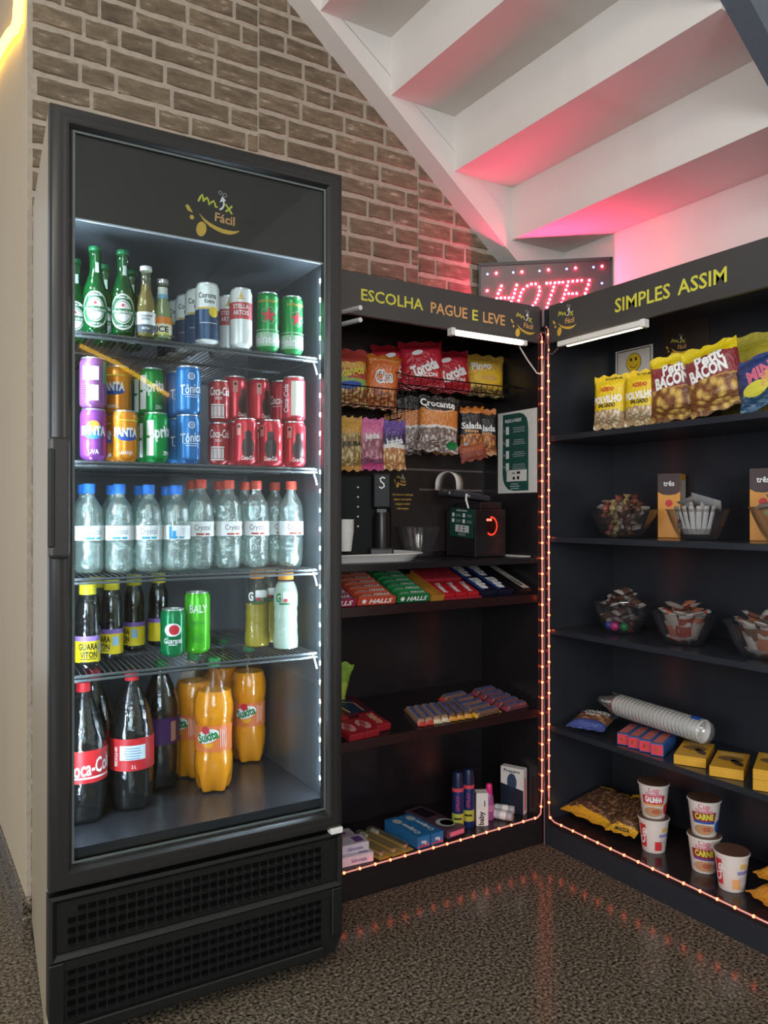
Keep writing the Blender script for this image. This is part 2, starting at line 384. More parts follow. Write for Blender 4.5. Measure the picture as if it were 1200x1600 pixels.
# ------------------------------------------------------------------ logo on the boards
def logo(parent, o, ux, uy, s):
    """s = width of the whole mark in metres; drawn on a 100 x 100 field"""
    k = s / 80
    def P(*p): return [((x - 57) * k, (53 - y) * k) for x, y in p]
    f = flat(o, ux, uy)
    decal(parent, join(stroke(P((35, 38), (38, 31), (41, 27), (42, 32), (42.5, 37), (45, 33), (48, 30), (50, 34), (51, 40), (54, 36), (58, 33), (60, 37), (60.5, 41), (64, 41)), 2.6 * k),
                       stroke(P((76, 34), (79, 38), (86, 47)), 2.6 * k), stroke(P((86, 35), (81, 41), (76, 45)), 2.6 * k)), ink_y, f, 'emblem')
    decal(parent, join(stroke(P((67, 44), (71, 41), (73.5, 36), (73, 30)), 2.6 * k), poly(*P((67, 33), (71, 23), (76.5, 29))[::-1])), ink_w, f, 'emblem')
    decal(parent, join(xf(ring(2.2 * k, 3. * k, 12), *P((68, 19))[0]), xf(ring(2.2 * k, 3. * k, 12), *P((75, 21))[0])), ink_s, f, 'emblem')
    decal(parent, xf(text('Fácil', .02, h=13 * k), *P((75, 56))[0], rot=-.06), ink_o, f)
    up = P((36, 55), (43, 61), (52, 66), (62, 69.5), (72, 71.5), (82, 72), (90, 71.5), (97.5, 69.5)); dn = P((37, 57), (43, 65), (52, 71.5), (62, 75.5), (72, 78), (82, 78), (90, 75.5), (97.5, 70.5))
    decal(parent, join(([q for ab in zip(up, dn) for q in ab], [(2 * i, 2 * i + 1, 2 * i + 3, 2 * i + 2) for i in range(7)]), xf(disc(7.4 * k, 11 * k, 22), *P((39.5, 77.5))[0], rot=-.22),
                       poly(*P((16, 48), (19, 45.5), (22, 48), (27, 56.5), (19, 54))[::-1]), xf(disc(3.2 * k), *P((25.5, 63))[0])), ink_g, f, 'emblem')

# ------------------------------------------------------------------ refrigerator
FA = math.radians(-1.2); FO = Vector((-1.609, -.266, 0)); FM = Matrix.Translation(FO) @ Matrix.Rotation(FA, 4, 'Z')
def F(x, y, z): return FM @ Vector((x, y, z))
fr = thing('display_refrigerator', 'tall black glass-door drinks refrigerator in front of the brick wall', 'refrigerator', FO, FA)
inner = mat('fridge_liner', '555b60', .22, var=.03, scale=6)
dark_inner = mat('fridge_floor_liner', '303236', .22)
FW, FH = .675, 1.965; SH = (1.520, 1.240, .985, .775); FLZ = .415
b = B()
b.box(.062, .645, .575, .585, FLZ - .02, 1.76); b.prism([(.022, .04), (.030, .04), (.066, .578), (.059, .578)], 'z', FLZ - .02, 1.76); b.box(.645, .653, .04, .585, FLZ - .02, 1.76)
b.prism([(.030, .04), (.645, .04), (.645, .575), (.066, .575)], 'z', 1.752, 1.76)
b.ob('inner_liner', inner, fr)
B().prism([(.030, .04), (.645, .04), (.645, .575), (.066, .575)], 'z', FLZ - .02, FLZ).ob('inner_floor', dark_inner, fr)
B().prism([(.006, .04), (.669, .04), (.669, .600), (.046, .600)], 'z', 1.765, 1.955).ob('top_housing', black_plastic, fr, bevel=.004)
B().prism([(.010, .05), (.654, .05), (.654, .600), (.060, .600)], 'z', .03, FLZ - .022).ob('compressor_housing', black_plastic, fr)
B().prism([(.0, .040), (.020, .040), (.058, .600), (.038, .600)], 'z', .02, 1.957).ob('side_panel', mat('fridge_side_steel', 'b0a28a', .35, metal=.15, var=.03, scale=4), fr, bevel=.003)
B().box(.655, .675, .040, .600, .02, 1.957).ob('side_panel', black_plastic, fr, bevel=.003)
B().box(.060, .644, .586, .600, .39, 1.765).ob('back_panel', black_plastic, fr)
for fx in (.05, .60):
    for fy in (.08, .54): B().lathe([(.02, 0), (.02, .02), (.012, .022), (.012, .031)], 12).ob('foot', black_plastic, fr, loc=(fx, fy, 0))
def sweep(x0, x1, z0, z1, prof, m, name, par, smooth=0):
    b = B(); n = len(prof); vs = []
    for d, y in prof: vs += [(x0 + d, y, z0 + d), (x1 - d, y, z0 + d), (x1 - d, y, z1 - d), (x0 + d, y, z1 - d)]
    fs = []
    for i in range(n):
        j = (i + 1) % n
        for k in range(4): fs.append((4 * i + k, 4 * i + (k + 1) % 4, 4 * j + (k + 1) % 4, 4 * j + k))
    return b.add(vs, fs).ob(name, m, par, smooth)
dframe = mat('door_frame_plastic', '262626', .28, var=.03, scale=10)
sweep(0, FW, .345, FH, [(0, .036), (0, .010), (.004, .004), (.012, .001), (.022, .002), (.028, .0), (.036, .0015), (.040, .007), (.043, .013), (.046, .013), (.046, .036)], dframe, 'door_frame', fr, 30)
sweep(.045, .632, .395, 1.921, [(0, .014), (0, .0125), (.0045, .0125), (.0045, .014)], mat('glass_edge', '667070', .25, metal=.3), 'glass_gasket', fr)
gl = B().box(.046, .629, .0145, .018, .392, 1.919).ob('glass_pane', clear('door_glass', 'eef3f4', gl=.022, gmax=.25, rough=.0), fr)
hp = B().box(.047, .628, .0195, .026, 1.742, 1.919).ob('header_panel', mat('header_brown_black', '2b2622', .4, var=.05, scale=4), fr)
B().box(.047, .628, .0193, .0265, 1.739, 1.742).ob('header_edge', ink_s, fr)
logo(hp, (.348, .0190, 1.806), (1, 0, 0), (0, 0, 1), .125)
hd = B().box(-.004, .038, -.014, .006, 1.030, 1.278).ob('handle', mat('handle_grey', '303030', .35), fr, bevel=.008, seg=3)
B().box(-.0046, .010, -.0148, .004, 1.052, 1.255).ob('grip_recess_shade', mat('handle_recess_shade', '0c0c0c', .5), hd, bevel=.004)  # block standing slightly proud, coloured as the shade of a recess
strip_w = mat('led_cold_white', 'eaf6ff', .5, emit='dff0ff', es=330); strip_base = mat('led_strip_base', 'cfdbe0', .3, emit='cfe4ff', es=.8)
for x in (.0345, .6405):
    s_ = B().box(x - .003, x + .003, .046, .054, .44, 1.735).ob('light_strip', strip_base, fr)
    q = B()
    for k in range(27): q.box(x - .0035, x + .0035, .0435, .0565, .455 + k * .0480, .464 + k * .0480)
    o = q.ob('led_row', strip_w, s_); o['kind'] = 'stuff'
for z in SH:
    q = B()
    for y in (.075, .30, .555): q.tube([(.034 + .066 * (y - .04), y, z - .006), (.638, y, z - .006)], .0035, 6)
    q.tube([(.040, .075, z - .006), (.074, .56, z - .006)], .003, 6); q.tube([(.636, .075, z - .006), (.636, .56, z - .006)], .003, 6)
    for k in range(46): q.tube([(.046 + k * .0130, .073, z - .0015), (.078 + k * .0122, .56, z - .0015)], .0011, 4)
    q.tube([(.034, .072, z - .014), (.638, .072, z - .014)], .003, 6)
    s_ = q.ob('wire_shelf', chrome if z < 5 else chrome, fr, smooth=50)
    for x in (.040, .632): B().tube([(x, .085, z - .010), (x + (.004 if x > .3 else -.004), .078, z - .03), (x + (.006 if x > .3 else -.006), .074, z - .045)], .0025, 6).ob('shelf_clip', white_plastic, s_)
# lower grille with two bands of louvred dimples
gp = mat('grille_plastic', '131514', .36)
def rrect(x0, x1, z0, z1, r, n=6):
    p = []
    for cx, cz, a in ((x1 - r, z1 - .004, None), (x0 + r, z0 + r, PI), (x1 - r, z0 + r, 1.5 * PI)):
        if a is None: p += [(x1, z1), (x0, z1)]
        else: p += [(cx + r * math.cos(a + PI / 2 * i / n), cz + r * math.sin(a + PI / 2 * i / n)) for i in range(n + 1)]
    return p
gr = B().prism(rrect(0, FW, .035, .337, .05), 'y', .012, .045).ob('grille_panel', gp, fr)
sweep(0.0, FW, .20, .337, [(0, .014), (0, .006), (.006, .000), (.014, .006), (.014, .014)], gp, 'grille_lip', gr)
B().box(.014, .661, .0075, .013, .178, .216).ob('grille_bar', gp, gr, bevel=.002)
B().box(.0, .030, .003, .013, .075, .20).ob('grille_side', gp, gr, bevel=.003)
B().box(.645, .675, .003, .013, .085, .20).ob('grille_side', gp, gr, bevel=.003)
B().box(.05, .625, .003, .013, .040, .066).ob('grille_rail', gp, gr, bevel=.004)
q = B()
for (za, rows) in ((.226, 4), (.076, 5)):
    for i in range(29):
        for j in range(rows):
            x = .045 + i * .0202; z = za + j * .0215
            if j == rows - 1 and i == 0 and rows == 4: continue
            w2, h2 = .0084, .0100
            q.add([(x - w2, .0115, z), (x + w2, .0115, z), (x + w2 * .7, .0115, z + h2 * .4), (x - w2 * .7, .0115, z + h2 * .4), (x - w2 * .85, .0005, z + .0015), (x + w2 * .85, .0005, z + .0015)],
                  [(0, 1, 5, 4), (4, 5, 2, 3), (0, 4, 3), (1, 2, 5)])
            q.add([(x - w2, .0114, z + .005), (x + w2, .0114, z + .005), (x + w2, .0114, z + .0165), (x - w2, .0114, z + .0165)], [(0, 1, 2, 3)], 1)
o = q.ob('grille_louvres', [mat('louvre_lit_lip', '1c1f1e', .25, spec=.9), mat('louvre_hole_shade', '040404', .8, spec=.1)], gr); o['kind'] = 'stuff'  # lips lightened for light they catch; flat black patches paint the holes' shade
B().box(.640, .672, -.004, .02, .336, .350).ob('hinge_plate', white_plastic, fr, bevel=.002)

# ---- drinks
def can(label, loc, r, h, col, decals=(), rough=.25, metal=.35, top='c9cccc', off=0., group=None, cat='can'):
    t = thing('drink_can', label, cat, loc, face(loc, off), group)
    k = r / .033
    mb = mat('can_' + (col if isinstance(col, str) else str(col)), col, rough, metal, .03, 60)
    B().lathe([(r * .72, 0), (r * .80, .002), (r * .98, .008), (r, .012), (r, h - .014), (r * .95, h - .008), (r * .86, h - .003)], 32).ob('can_body', mb, t, 40)
    lid = B().lathe([(r * .86, h - .004), (r * .885, h - .001), (r * .87, h), (r * .82, h - .001), (r * .80, h - .005)], 28).ob('lid', alu, t, 40)
    B().box(-.008 * k, .008 * k, -.018 * k, .006 * k, h - .0045, h - .0028).ob('pull_tab', alu, lid, bevel=.002)
    for i, (sh, m, z, a, nm) in enumerate(decals):
        decal(t, sh, m, cyl(r + .0004 + .00025 * i, z, a), nm, cut=.005)
    return t
def TX(s, m, z, h, a=0., w=None, bold=.015, shear=0., rot=0.): return (xf(text(s, bold, shear, width=w, h=h), rot=rot), m, z, a, 'lettering')
def RC(w_, h, m, z, a=0., nm='label'): return (rect(w_, h), m, z, a, nm)
def bottle(name, label, loc, prof, glass, cap, n=28, liquid=None, labels=(), decals=(), off=0., group=None, mod=None, capridge=True):
    """prof (r,z) from base to mouth; liquid (scale, z_top, material); labels (z0, z1, material); cap (r, z0, z1, material)"""
    t = thing(name, label, 'bottle', loc, face(loc, off), group)
    H = prof[-1][1]
    def rad(z):
        for (r0, z0), (r1, z1) in zip(prof, prof[1:]):
            if z0 <= z <= z1: return r0 + (r1 - r0) * (z - z0) / max(z1 - z0, 1e-6)
        return prof[-1][0]
    B().lathe(prof, n, mod=mod).ob('bottle_body', glass, t, 50)
    if liquid:
        s, zt, m = liquid
        pr = [(r * s, max(z, .0025)) for r, z in prof if z < zt] + [(rad(zt) * s, zt)]
        B().lathe(pr, n, mod=mod).ob('liquid', m, t, 50)
    r, z0, z1, m = cap
    cp = B().lathe([(r * .96, z0), (r, z0 + .001), (r * .985, z1 - .0015), (r * .93, z1)], 28, mod=(lambda rr, z, a: rr * (1 + .025 * math.cos(28 * a / 2 * 1))) if capridge else None).ob('cap', m, t, 40)
    for z0, z1, m in labels:
        B().lathe([(rad(z0 + (z1 - z0) * k / 6) + .0007, z0 + (z1 - z0) * k / 6) for k in range(7)], n, cap=False).ob('label', m, t, 50)
    for i, (sh, m, z, a, nm) in enumerate(decals): decal(t, sh, m, cone(rad, z, a, .0012 + .0002 * i), nm, cut=(.005, .006))
    return t
def petal(amp, z1, k=5):
    return lambda r, z, a: r * (1 - amp * max(0, 1 - z / z1) * (.5 + .5 * math.cos(k * a)))

GREEN_GLASS = clear('green_beer_glass', '1f9a4c', .35, '0b7a34', gl=.10, gmax=.7)
CLEAR_GLASS = clear('clear_beer_glass', 'e4ecd8', .08, 'd8d2a0', gl=.10, gmax=.7)
PET = clear('clear_pet', 'e8f4f0', .15, 'e4f6ee', gl=.22, gmax=.8, rough=.10, bump=.7)
PETC = clear('clear_thin_pet', 'f2f4ee', .02, 'e0e8e0', gl=.10, gmax=.6, rough=.10, bump=.3)
PETD = clear('clear_dark_pet', 'd0d6d8', .02, 'a0a8a8', gl=.14, gmax=.7, rough=.07, bump=.25)
cola = mat('cola', '120907', .08, coat=.6); beer = clear('pale_beer', 'e6cf84', .5, 'c8a24e', gl=.03)
lemon = mat('cloudy_lemon_drink', 'aebfa4', .3); orange_soda = mat('orange_soda', 'ffb01c', .25, var=.03, coat=.3)
water = clear('water', 'dceeea', .10, 'c8e4de', gl=.06, gmax=.5)

# top shelf: beer bottles
z = SH[0]
def beer_bottle(label, x, y, group='green beer bottles on the top fridge shelf'):
    pr = [(.020, 0), (.0245, .003), (.0255, .008), (.0255, .088), (.024, .100), (.018, .118), (.0125, .135), (.0115, .165), (.0128, .168), (.0128, .186), (.011, .190)]
    d = [(disc(.0290, .0410, 30), mat('oval_label_green', '0d6b35', .4), .050, 0, 'label'), (ring(.0262, .0284, 34, 1.41), ink_w, .050, 0, 'label'), (ring(.0172, .0190, 30, 1.41), ink_w, .050, 0, 'label'),
         (xf(disc(.0158, .0225, 24), 0, 0), ink_w, .050, 0, 'label'), (rect(.056, .0115), mat('label_band_green', '1d7a44', .4), .051, 0, 'label'), TX('Heineken', ink_w, .051, .0085, 0, .046),
         (star(.0055), ink_r, .064, 0, 'emblem'), TX('PREMIUM', ink_w, .0815, .0045, 0, .026), TX('LAGER BEER', ink_w, .0185, .0045, 0, .028), (rect(.006, .022), mat('neck_label', 'cfe6da', .4), .145, .25, 'label')]
    return bottle('beer_bottle', label, F(x, y, z), pr, GREEN_GLASS, (.0142, .183, .193, mat('cap_green', '1f7a4a', .35, .3)), liquid=(.93, .12, mat('green_beer', '0c4a22', .2)), decals=d, group=group)
b0 = beer_bottle('green beer bottle with round white label, leftmost on top fridge shelf', .107, .103)
beer_bottle('green beer bottle with round white label, right of the leftmost one', .165, .096)
for x, y, s in ((.083, .215, 'half-hidden green beer bottle behind the leftmost green bottle'), (.150, .225, 'half-hidden green beer bottle behind the second green bottle'), (.215, .235, 'half-hidden green beer bottle behind the small clear beer bottle')):
    copy_tree(b0, s, F(x, y, z), face(F(x, y, z)))
pr = [(.017, 0), (.0205, .003), (.0212, .008), (.0212, .066), (.019, .082), (.0125, .104), (.0105, .125), (.0105, .143), (.0118, .145), (.0118, .155), (.010, .158)]
bottle('beer_bottle', 'small clear beer bottle with white and grey label on top fridge shelf', F(.212, .080, z), pr, CLEAR_GLASS, (.0132, .150, .160, white_plastic), liquid=(.93, .118, beer),
       labels=((.026, .054, mat('label_white', 'e8ebe8', .5)), (.008, .026, mat('label_slate', '4c565e', .5))), decals=[TX('Coronita', ink_k, .046, .006, 0, .028), TX('EXTRA', ink_k, .038, .005, 0, .018), TX('EXTRA', ink_w, .017, .005, 0, .016)])
pr = [(.017, 0), (.020, .003), (.0208, .008), (.0208, .055), (.019, .068), (.0125, .092), (.0105, .110), (.0105, .122), (.0118, .124), (.0118, .134), (.010, .137)]
bottle('beer_bottle', 'small cloudy bottle with orange label reading ICE on top fridge shelf', F(.252, .088, z), pr, CLEAR_GLASS, (.0130, .129, .139, alu), liquid=(.93, .108, lemon),
       labels=((.034, .050, mat('label_orange', 'e58a3a', .5)), (.010, .034, mat('label_cream', 'f0ead0', .5)), (.104, .120, mat('label_pale', 'dfe8e0', .5)), (.094, .104, mat('label_sky', '7fb6d6', .5))), decals=[TX('ICE', ink_k, .022, .013, 0, .026, .03), RC(.03, .004, ink_y, .011)])
# top shelf: cans
def corona(label, x, y):
    r, h = .0282, .144
    nav = mat('can_navy', '2c4a6a', .3, .3)
    return can(label, F(x, y, z), r, h, 'f0f4f0', metal=.05, decals=[(rect(2 * PI * r * .999, .070), nav, .045, 0, 'label'), TX('Corona', ink_k, .113, .013, 0, .044), TX('Extra', ink_k, .099, .009, .2, .024), (disc(.0125), mat('sun_yellow', 'e8c832', .4), .074, .55, 'emblem'),
                                                RC(.044, .002, ink_s, .048, .1), RC(.030, .004, ink_g, .083, -.3)], group='white and navy beer cans')
c0 = corona('tall white and navy beer can, front of its row on top fridge shelf', .358, .090)
for k, (dy, s) in enumerate(((.062, 'second'), (.124, 'third'), (.186, 'fourth'), (.248, 'fifth'))):
    p = F(.352 - .006 * k, .090 + dy, z); copy_tree(c0, f'tall white and navy beer can, {s} from the front of its row', p, face(p))
def stella(label, x, y):
    r, h = .0272, .144
    return can(label, F(x, y, z), r, h, 'f2f4f2', metal=.05, decals=[(rect(2 * PI * r * .999, .040), mat('can_red_band', 'c8464a', .35), .088, 0, 'label'), TX('STELLA', ink_w, .098, .011, 0, .040), TX('ARTOIS', ink_w, .083, .011, 0, .040),
               (join(disc(.004), xf(rect(.016, .003), 0, -.006), xf(rect(.003, .012), 0, .004)), ink_g, .122, 0, 'emblem')], group='white and red beer cans')
s0 = stella('tall white beer can with red band, front of its row', .441, .088); p = F(.437, .165, z); copy_tree(s0, 'tall white beer can with red band, second in its row', p, face(p))
p = F(.437, .230, z); copy_tree(s0, 'tall white beer can with red band, hindmost of its row', p, face(p))
for x, off, lb in ((.513, 0, 'tall green beer can with red star, left of the two'), (.578, .45, 'tall green beer can with red star, rightmost on top fridge shelf')):
    r = .0275
    can(lb, F(x, .095, z), r, .146, '2f9e50', [(star(.021), mat('can_star_red', 'd83a48', .4), .087, .1, 'emblem'), (join(ring(.0215, .0225, 5)), ink_s, .087, .1, 'emblem'), (rect(.165, .034), mat('can_pale_base', 'aed2b4', .4), .029, 0, 'label'), RC(.165, .0012, ink_w, .052, 0), TX('Heineken', ink_w, .030, .022, 0, .100, .03), TX('HEINEKEN', ink_g, .122, .007, 0, .05)], off=off, group='green beer cans')

# second shelf: soft drink cans stacked two high
z = SH[1]; CH = .113; CR = .0288
def soda(kind, label, x, y, lvl=0, off=0., group=None):
    p = F(x, y, z + lvl * CH); r = CR; h = CH
    if kind == 'purple':
        d = [(xf(disc(.024, .017), 0, 0), mat('splash_blue', '3f8fd0', .4), .062, 0, 'emblem'), (xf(disc(.014, .012), 0, .012), mat('splash_orange', 'f0a030', .4), .062, 0, 'emblem'), TX('FANTA', ink_w, .064, .019, 0, .056, .05), TX('UVA', ink_w, .018, .010, 0, .022)]; col = '9a4fb0'
    elif kind == 'purple_back':
        d = [RC(.036, .030, ink_w, .077, -.2), RC(.026, .034, ink_w, .034, -.05), RC(.012, .05, mat('note_green', '3f8a4a', .5), .08, .95), (lines(7, .012, .001, .005), ink_p, .052, -.75, 'lettering')]; col = '9a5f9c'
    elif kind == 'orange':
        d = [(disc(.026, .012), ink_b, .056, .1, 'emblem'), TX('FANTA', ink_w, .064, .019, 0, .056, .05), TX('LARANJA', ink_w, .018, .008, 0, .03), (rect(.045, .003), ink_y, .09, .2, 'label')]; col = 'f2962a'
    elif kind == 'green':
        d = [TX('Sprite', ink_w, .070, .026, .35, .060, .04, rot=.15), RC(.017, .034, ink_w, .077, -.60), RC(.017, .040, ink_w, .034, -.60), TX('ZERO', ink_w, .02, .009, .7, .018)]; col = '0f9a4a'
    elif kind == 'tonic':
        d = [TX('Tônica', ink_w, .060, .022, .25, .052, .012, .2, .12), (ring(.006, .008, 16), ink_w, .088, .25, 'emblem'), (ring(.002, .0032, 12), ink_w, .088, .25, 'emblem'), RC(.040, .0012, ink_w, .045, .25), RC(.03, .0012, ink_w, .040, .25)]; col = '2f7cc4'
    elif kind == 'cola_small':
        r, h = .0245, .101; p = F(x, y, z + lvl * h)
        d = [TX('Coca-Cola', ink_w, .074, .020, .2, .055, .02, .2), TX('ZERO', ink_w, .057, .006, 0, .016), (join(*[xf(rect(.0016 if k % 3 else .003, .024), -.015 + k * .0032) for k in range(10)]), ink_w, .026, -.1, 'barcode'), RC(.034, .003, ink_w, .011, -.1), RC(.034, .003, ink_w, .041, -.1)]; col = 'b23a3e'
    elif kind == 'cola':
        d = [(join(xf(disc(.009, .011), 0, .03), xf(disc(.016, .026), 0, 0)), mat('print_dark', '3a1c1c', .4), .042, .25, 'emblem'), TX('Coca-Cola', ink_w, .017, .010, .25, .034, .02, .2), RC(.012, .028, mat('print_pink', 'e08a80', .4), .085, -.55), (disc(.004), ink_k, .092, -.55, 'emblem')]; col = 'd03440'
    elif kind == 'cola_name':
        d = [TX('Coca-Cola', ink_w, .062, .022, 0, .072, .01, .2), RC(.05, .0012, ink_w, .045, 0)]; col = 'b01c30'
    elif kind == 'cola_note':
        d = [RC(.034, .086, mat('print_cream', 'ece2d2', .4), .057, .35), (xf(text('Coca-Cola', .01, .2, width=.07, h=.016), rot=PI / 2), ink_w, .057, -.75, 'lettering')]; col = 'c8404a'
    return can(label, p, r, h, col, d, off=off, group=group)
gA = 'cans in the left half of the second fridge shelf'; gB = 'red cola cans on the second fridge shelf'
soda('purple', 'purple soda can with white lettering, bottom left of second fridge shelf', .104, .105, 0, 0, gA)
soda('purple_back', 'purple soda can showing its white back label, upper left of second shelf', .103, .105, 1, 0, gA)
o0 = soda('orange', 'orange soda can beside the purple can on second fridge shelf', .170, .100, 0, .1, gA)
for l, s in ((0, 'hidden orange soda can carrying another, behind the front orange can'), (1, 'dim orange soda can stacked behind the front orange can')):
    p = F(.172, .180, z + l * CH); copy_tree(o0, s, p, face(p, -.4))
g0 = soda('green', 'green lemon soda can in front row on second fridge shelf', .240, .100, 0, .15, gA)
for y, l, s, of in ((.165, 0, 'green lemon soda can behind the front one, carrying another', -.2), (.165, 1, 'upper bright green lemon soda can, behind the front green can', -.1), (.232, 0, 'hindmost lower green lemon soda can on second shelf', 0), (.232, 1, 'dim upper green lemon soda can, hindmost of its row', 0)):
    p = F(.246, y, z + l * CH); copy_tree(g0, s, p, face(p, of))
t0 = soda('tonic', 'blue tonic can, lower one of the front pair', .315, .100, 0, .05, gA)
for y, l, s in ((.098, 1, 'blue tonic can, upper one of the front pair'), (.180, 0, 'lower blue tonic can in the second row'), (.180, 1, 'upper blue tonic can in the second row')):
    p = F(.315, y, z + l * CH); copy_tree(t0, s, p, face(p, 0))
soda('cola_small', 'small red cola can with barcode, lower of its stacked pair', .393, .112, 0, 0, gB)
soda('cola_small', 'small red cola can with barcode, upper of its stacked pair', .393, .110, 1, 0, gB)
k0 = soda('cola', 'red cola can with dark print, front row beside the small barcode cans', .455, .095, 0, 0, gB)
soda('cola', 'red cola can with dark print, middle of the front row', .520, .092, 0, -.25, gB)
soda('cola', 'red cola can with dark print, rightmost of the front row', .585, .096, 0, .15, gB)
soda('cola_note', 'red cola can with cream panel stacked at the right end', .585, .098, 1, 0, gB)
for x, y, l, s in ((.455, .170, 0, 'lower red cola can behind the front row, left of three'), (.455, .168, 1, 'upper red cola can behind the barcode cans'), (.520, .172, 0, 'lower red cola can behind the front row, middle of three'),
                   (.520, .172, 1, 'upper dark red cola can in the middle of the back row')):
    p = F(x, y, z + l * CH); copy_tree(k0, s, p, face(p, .6))
soda('cola', 'lower red cola can behind the front row, right of three', .585, .172, 0, .3, gB)
soda('cola_name', 'upper dark red cola can with white script, beside the cream panel can', .583, .172, 1, 0, gB)

# third shelf: water bottles
z = SH[2]
def water_bottle(label, x, y, red, off=0., blue_lab=False):
    H = .212 if red else .196; r = .0318; s = H / .212
    pr = [(.022, 0), (.029, .004), (r * .97, .012), (r, .022), (r * .97, .045), (r, .050), (r * .97, .070), (r, .076), (r, .120), (r * .985, .128), (r, .134), (r * .97, .142), (r * .97, .15), (r * .88, .165), (r * .62, .180), (.0135, .190), (.0125, .196), (.0125, .212)]
    pr = [(a, b_ * s) for a, b_ in pr]
    cap = mat('cap_red', 'd8503c', .4) if red else mat('cap_blue', '2f7fe0', .4)
    lab = mat('label_white_matte', 'f0f0ee', .5)
    z0, z1 = .082 * s, .118 * s
    d = [TX('Crystal', mat('ink_brown', '5a4640', .5) if red else mat('ink_greyblue', '8a98a0', .5), (z0 + z1) / 2 + .004, .014, 0, .040, .0)]
    d.append((join(xf(rect(.018, .005), -.006), xf(rect(.012, .005), .012)), mat('ink_rust', 'b04a38', .5) if red else mat('ink_cyan', '3aa6bc', .5), z0 + .005, 0, 'label'))
    if blue_lab: d += [(join(xf(rect(.007, .030), -.014), xf(rect(.008, .019), -.005, -.0055)), mat('ink_azure', '2a9ad8', .5), (z0 + z1) / 2, 0, 'label'), (lines(4, .01, .002, .006), ink_s, z1 - .009, .5, 'lettering')]
    return bottle('water_bottle', label, F(x, y, z), pr, PET, (.0142, H - .012, H + .010, cap), labels=((z0, z1, lab),), decals=d[:1] + d[1:] if not blue_lab else d[1:], off=off, n=40, mod=petal(.24, .04) if red else (lambda r, z, a: r * (1 + .012 * math.sin(z * 700))),
                  group='red-capped water bottles on the third shelf' if red else 'blue-capped water bottles on the third shelf')
NM = ('first', 'second', 'third', 'fourth')
wbl = []
for i, x in enumerate((.113, .180, .247, .313)):
    wbl.append(water_bottle(f'blue-capped water bottle, {NM[i]} from the left in the front row', x - .004, .185 - .004 * i, False, .3 if i == 0 else 0, i == 3))
for i, x in enumerate((.112, .178, .244, .310)):
    p = F(x, .262, z); copy_tree(wbl[1], f'blue-capped water bottle, {NM[i]} from the left in the back row', p, face(p, .2 * i))
wr = []
for i, x in enumerate((.374, .447, .521, .610)):
    wr.append(water_bottle(f'red-capped water bottle, {NM[i]} from the left in the front row', x, .19 if i < 3 else .17, True, (.15, .35, .1, .35)[i]))
for i, x in enumerate((.374, .445, .515, .595)):
    p = F(x + .004, .268 if i < 3 else .252, z); copy_tree(wr[0], f'red-capped water bottle, {NM[i]} from the left in the back row', p, face(p, .2 * i))

# fourth shelf
z = SH[3]
def guava(label, x, y, off):
    pr = [(.020, 0), (.025, .003), (.0262, .010), (.0262, .082), (.024, .100), (.0255, .115), (.0235, .140), (.019, .155), (.0165, .163), (.0165, .176)]
    return bottle('juice_bottle', label, F(x, y, z), pr, PETD, (.0182, .165, .192, mat('cap_yellow', 'e6d62c', .4)), liquid=(.95, .150, cola),
                  labels=((.014, .062, mat('label_yellow', 'ecd21e', .45)), (.062, .073, mat('label_lilac', '8a6ab8', .45))),
                  decals=[TX('GUARA', ink_k, .050, .014, 0, .042, .03), TX('VITON', ink_k, .032, .014, .05, .036, .03), (lines(2, .036, .002, .007), ink_k, .022, 0, 'lettering'), RC(.014, .022, mat('note_blue', '9ac0d8', .5), .045, 1.25)], off=off, group='dark juice bottles with yellow caps')
gv = guava('dark juice bottle with yellow label, frontmost at left of fourth shelf', .100, .150, .05)
for x, y, s, of in ((.170, .235, 'dark yellow-capped juice bottle, second from the left', -.9), (.150, .315, 'dark yellow-capped juice bottle hidden behind the second one', .8), (.245, .330, 'dark yellow-capped juice bottle in back row, right of centre', -1.2), (.318, .372, 'dark yellow-capped juice bottle nearest the green guarana can', 1.4)):
    p = F(x, y, z); copy_tree(gv, s, p, face(p, of))
can('green guarana soda can with red fruit emblem on fourth fridge shelf', F(.308, .200, z), .0300, .115, '14804a', [(disc(.021, .016), ink_w, .066, 0, 'emblem'), (disc(.013, .012), ink_r, .066, .1, 'emblem'), TX('Guaraná', ink_w, .040, .013, 0, .046, .02, .15), RC(.02, .002, ink_w, .030, .0)])
can('tall lime green energy drink can on fourth fridge shelf', F(.374, .215, z), .0312, .152, '5ccf2c', [TX('BALY', ink_w, .112, .020, .1, .046, .02), TX('Maçã Verde', ink_gr, .078, .007, .1, .036), (lines(3, .04, .0016, .007), ink_gr, .045, 0, 'lettering')])
def sport(label, x, y, drink, off, white):
    pr = [(.026, 0), (.0315, .004), (.0325, .012), (.0325, .032), (.0305, .045), (.0315, .058), (.0295, .075), (.0315, .090), (.0290, .104), (.0318, .112), (.0322, .140), (.0285, .158), (.021, .172), (.0175, .178), (.0175, .190)]
    d = [TX('G', ink_gr if white else ink_w, .134, .022, -.5, .014, .04), TX('e', ink_r, .130, .014, .1, .010, .03), RC(.026, .004, ink_gr, .118, 0), RC(.03, .018, ink_w if not white else mat('label_mint', 'd2ece0', .5), .140, .35)]
    return bottle('sport_drink_bottle', label, F(x, y, z), pr, PETC, (.0195, .178, .203, mat('cap_orange', 'f09a32', .4)), liquid=(.97, .172 if white else .112, drink), decals=d, off=off, group='orange-capped sport drink bottles')
yel = mat('yellow_sport_drink', 'c9ae1c', .25, coat=.2); wsp = mat('white_sport_drink', 'd4e8de', .3)
sp = sport('yellow sport drink bottle with orange cap on fourth fridge shelf', .535, .220, yel, 0, False)
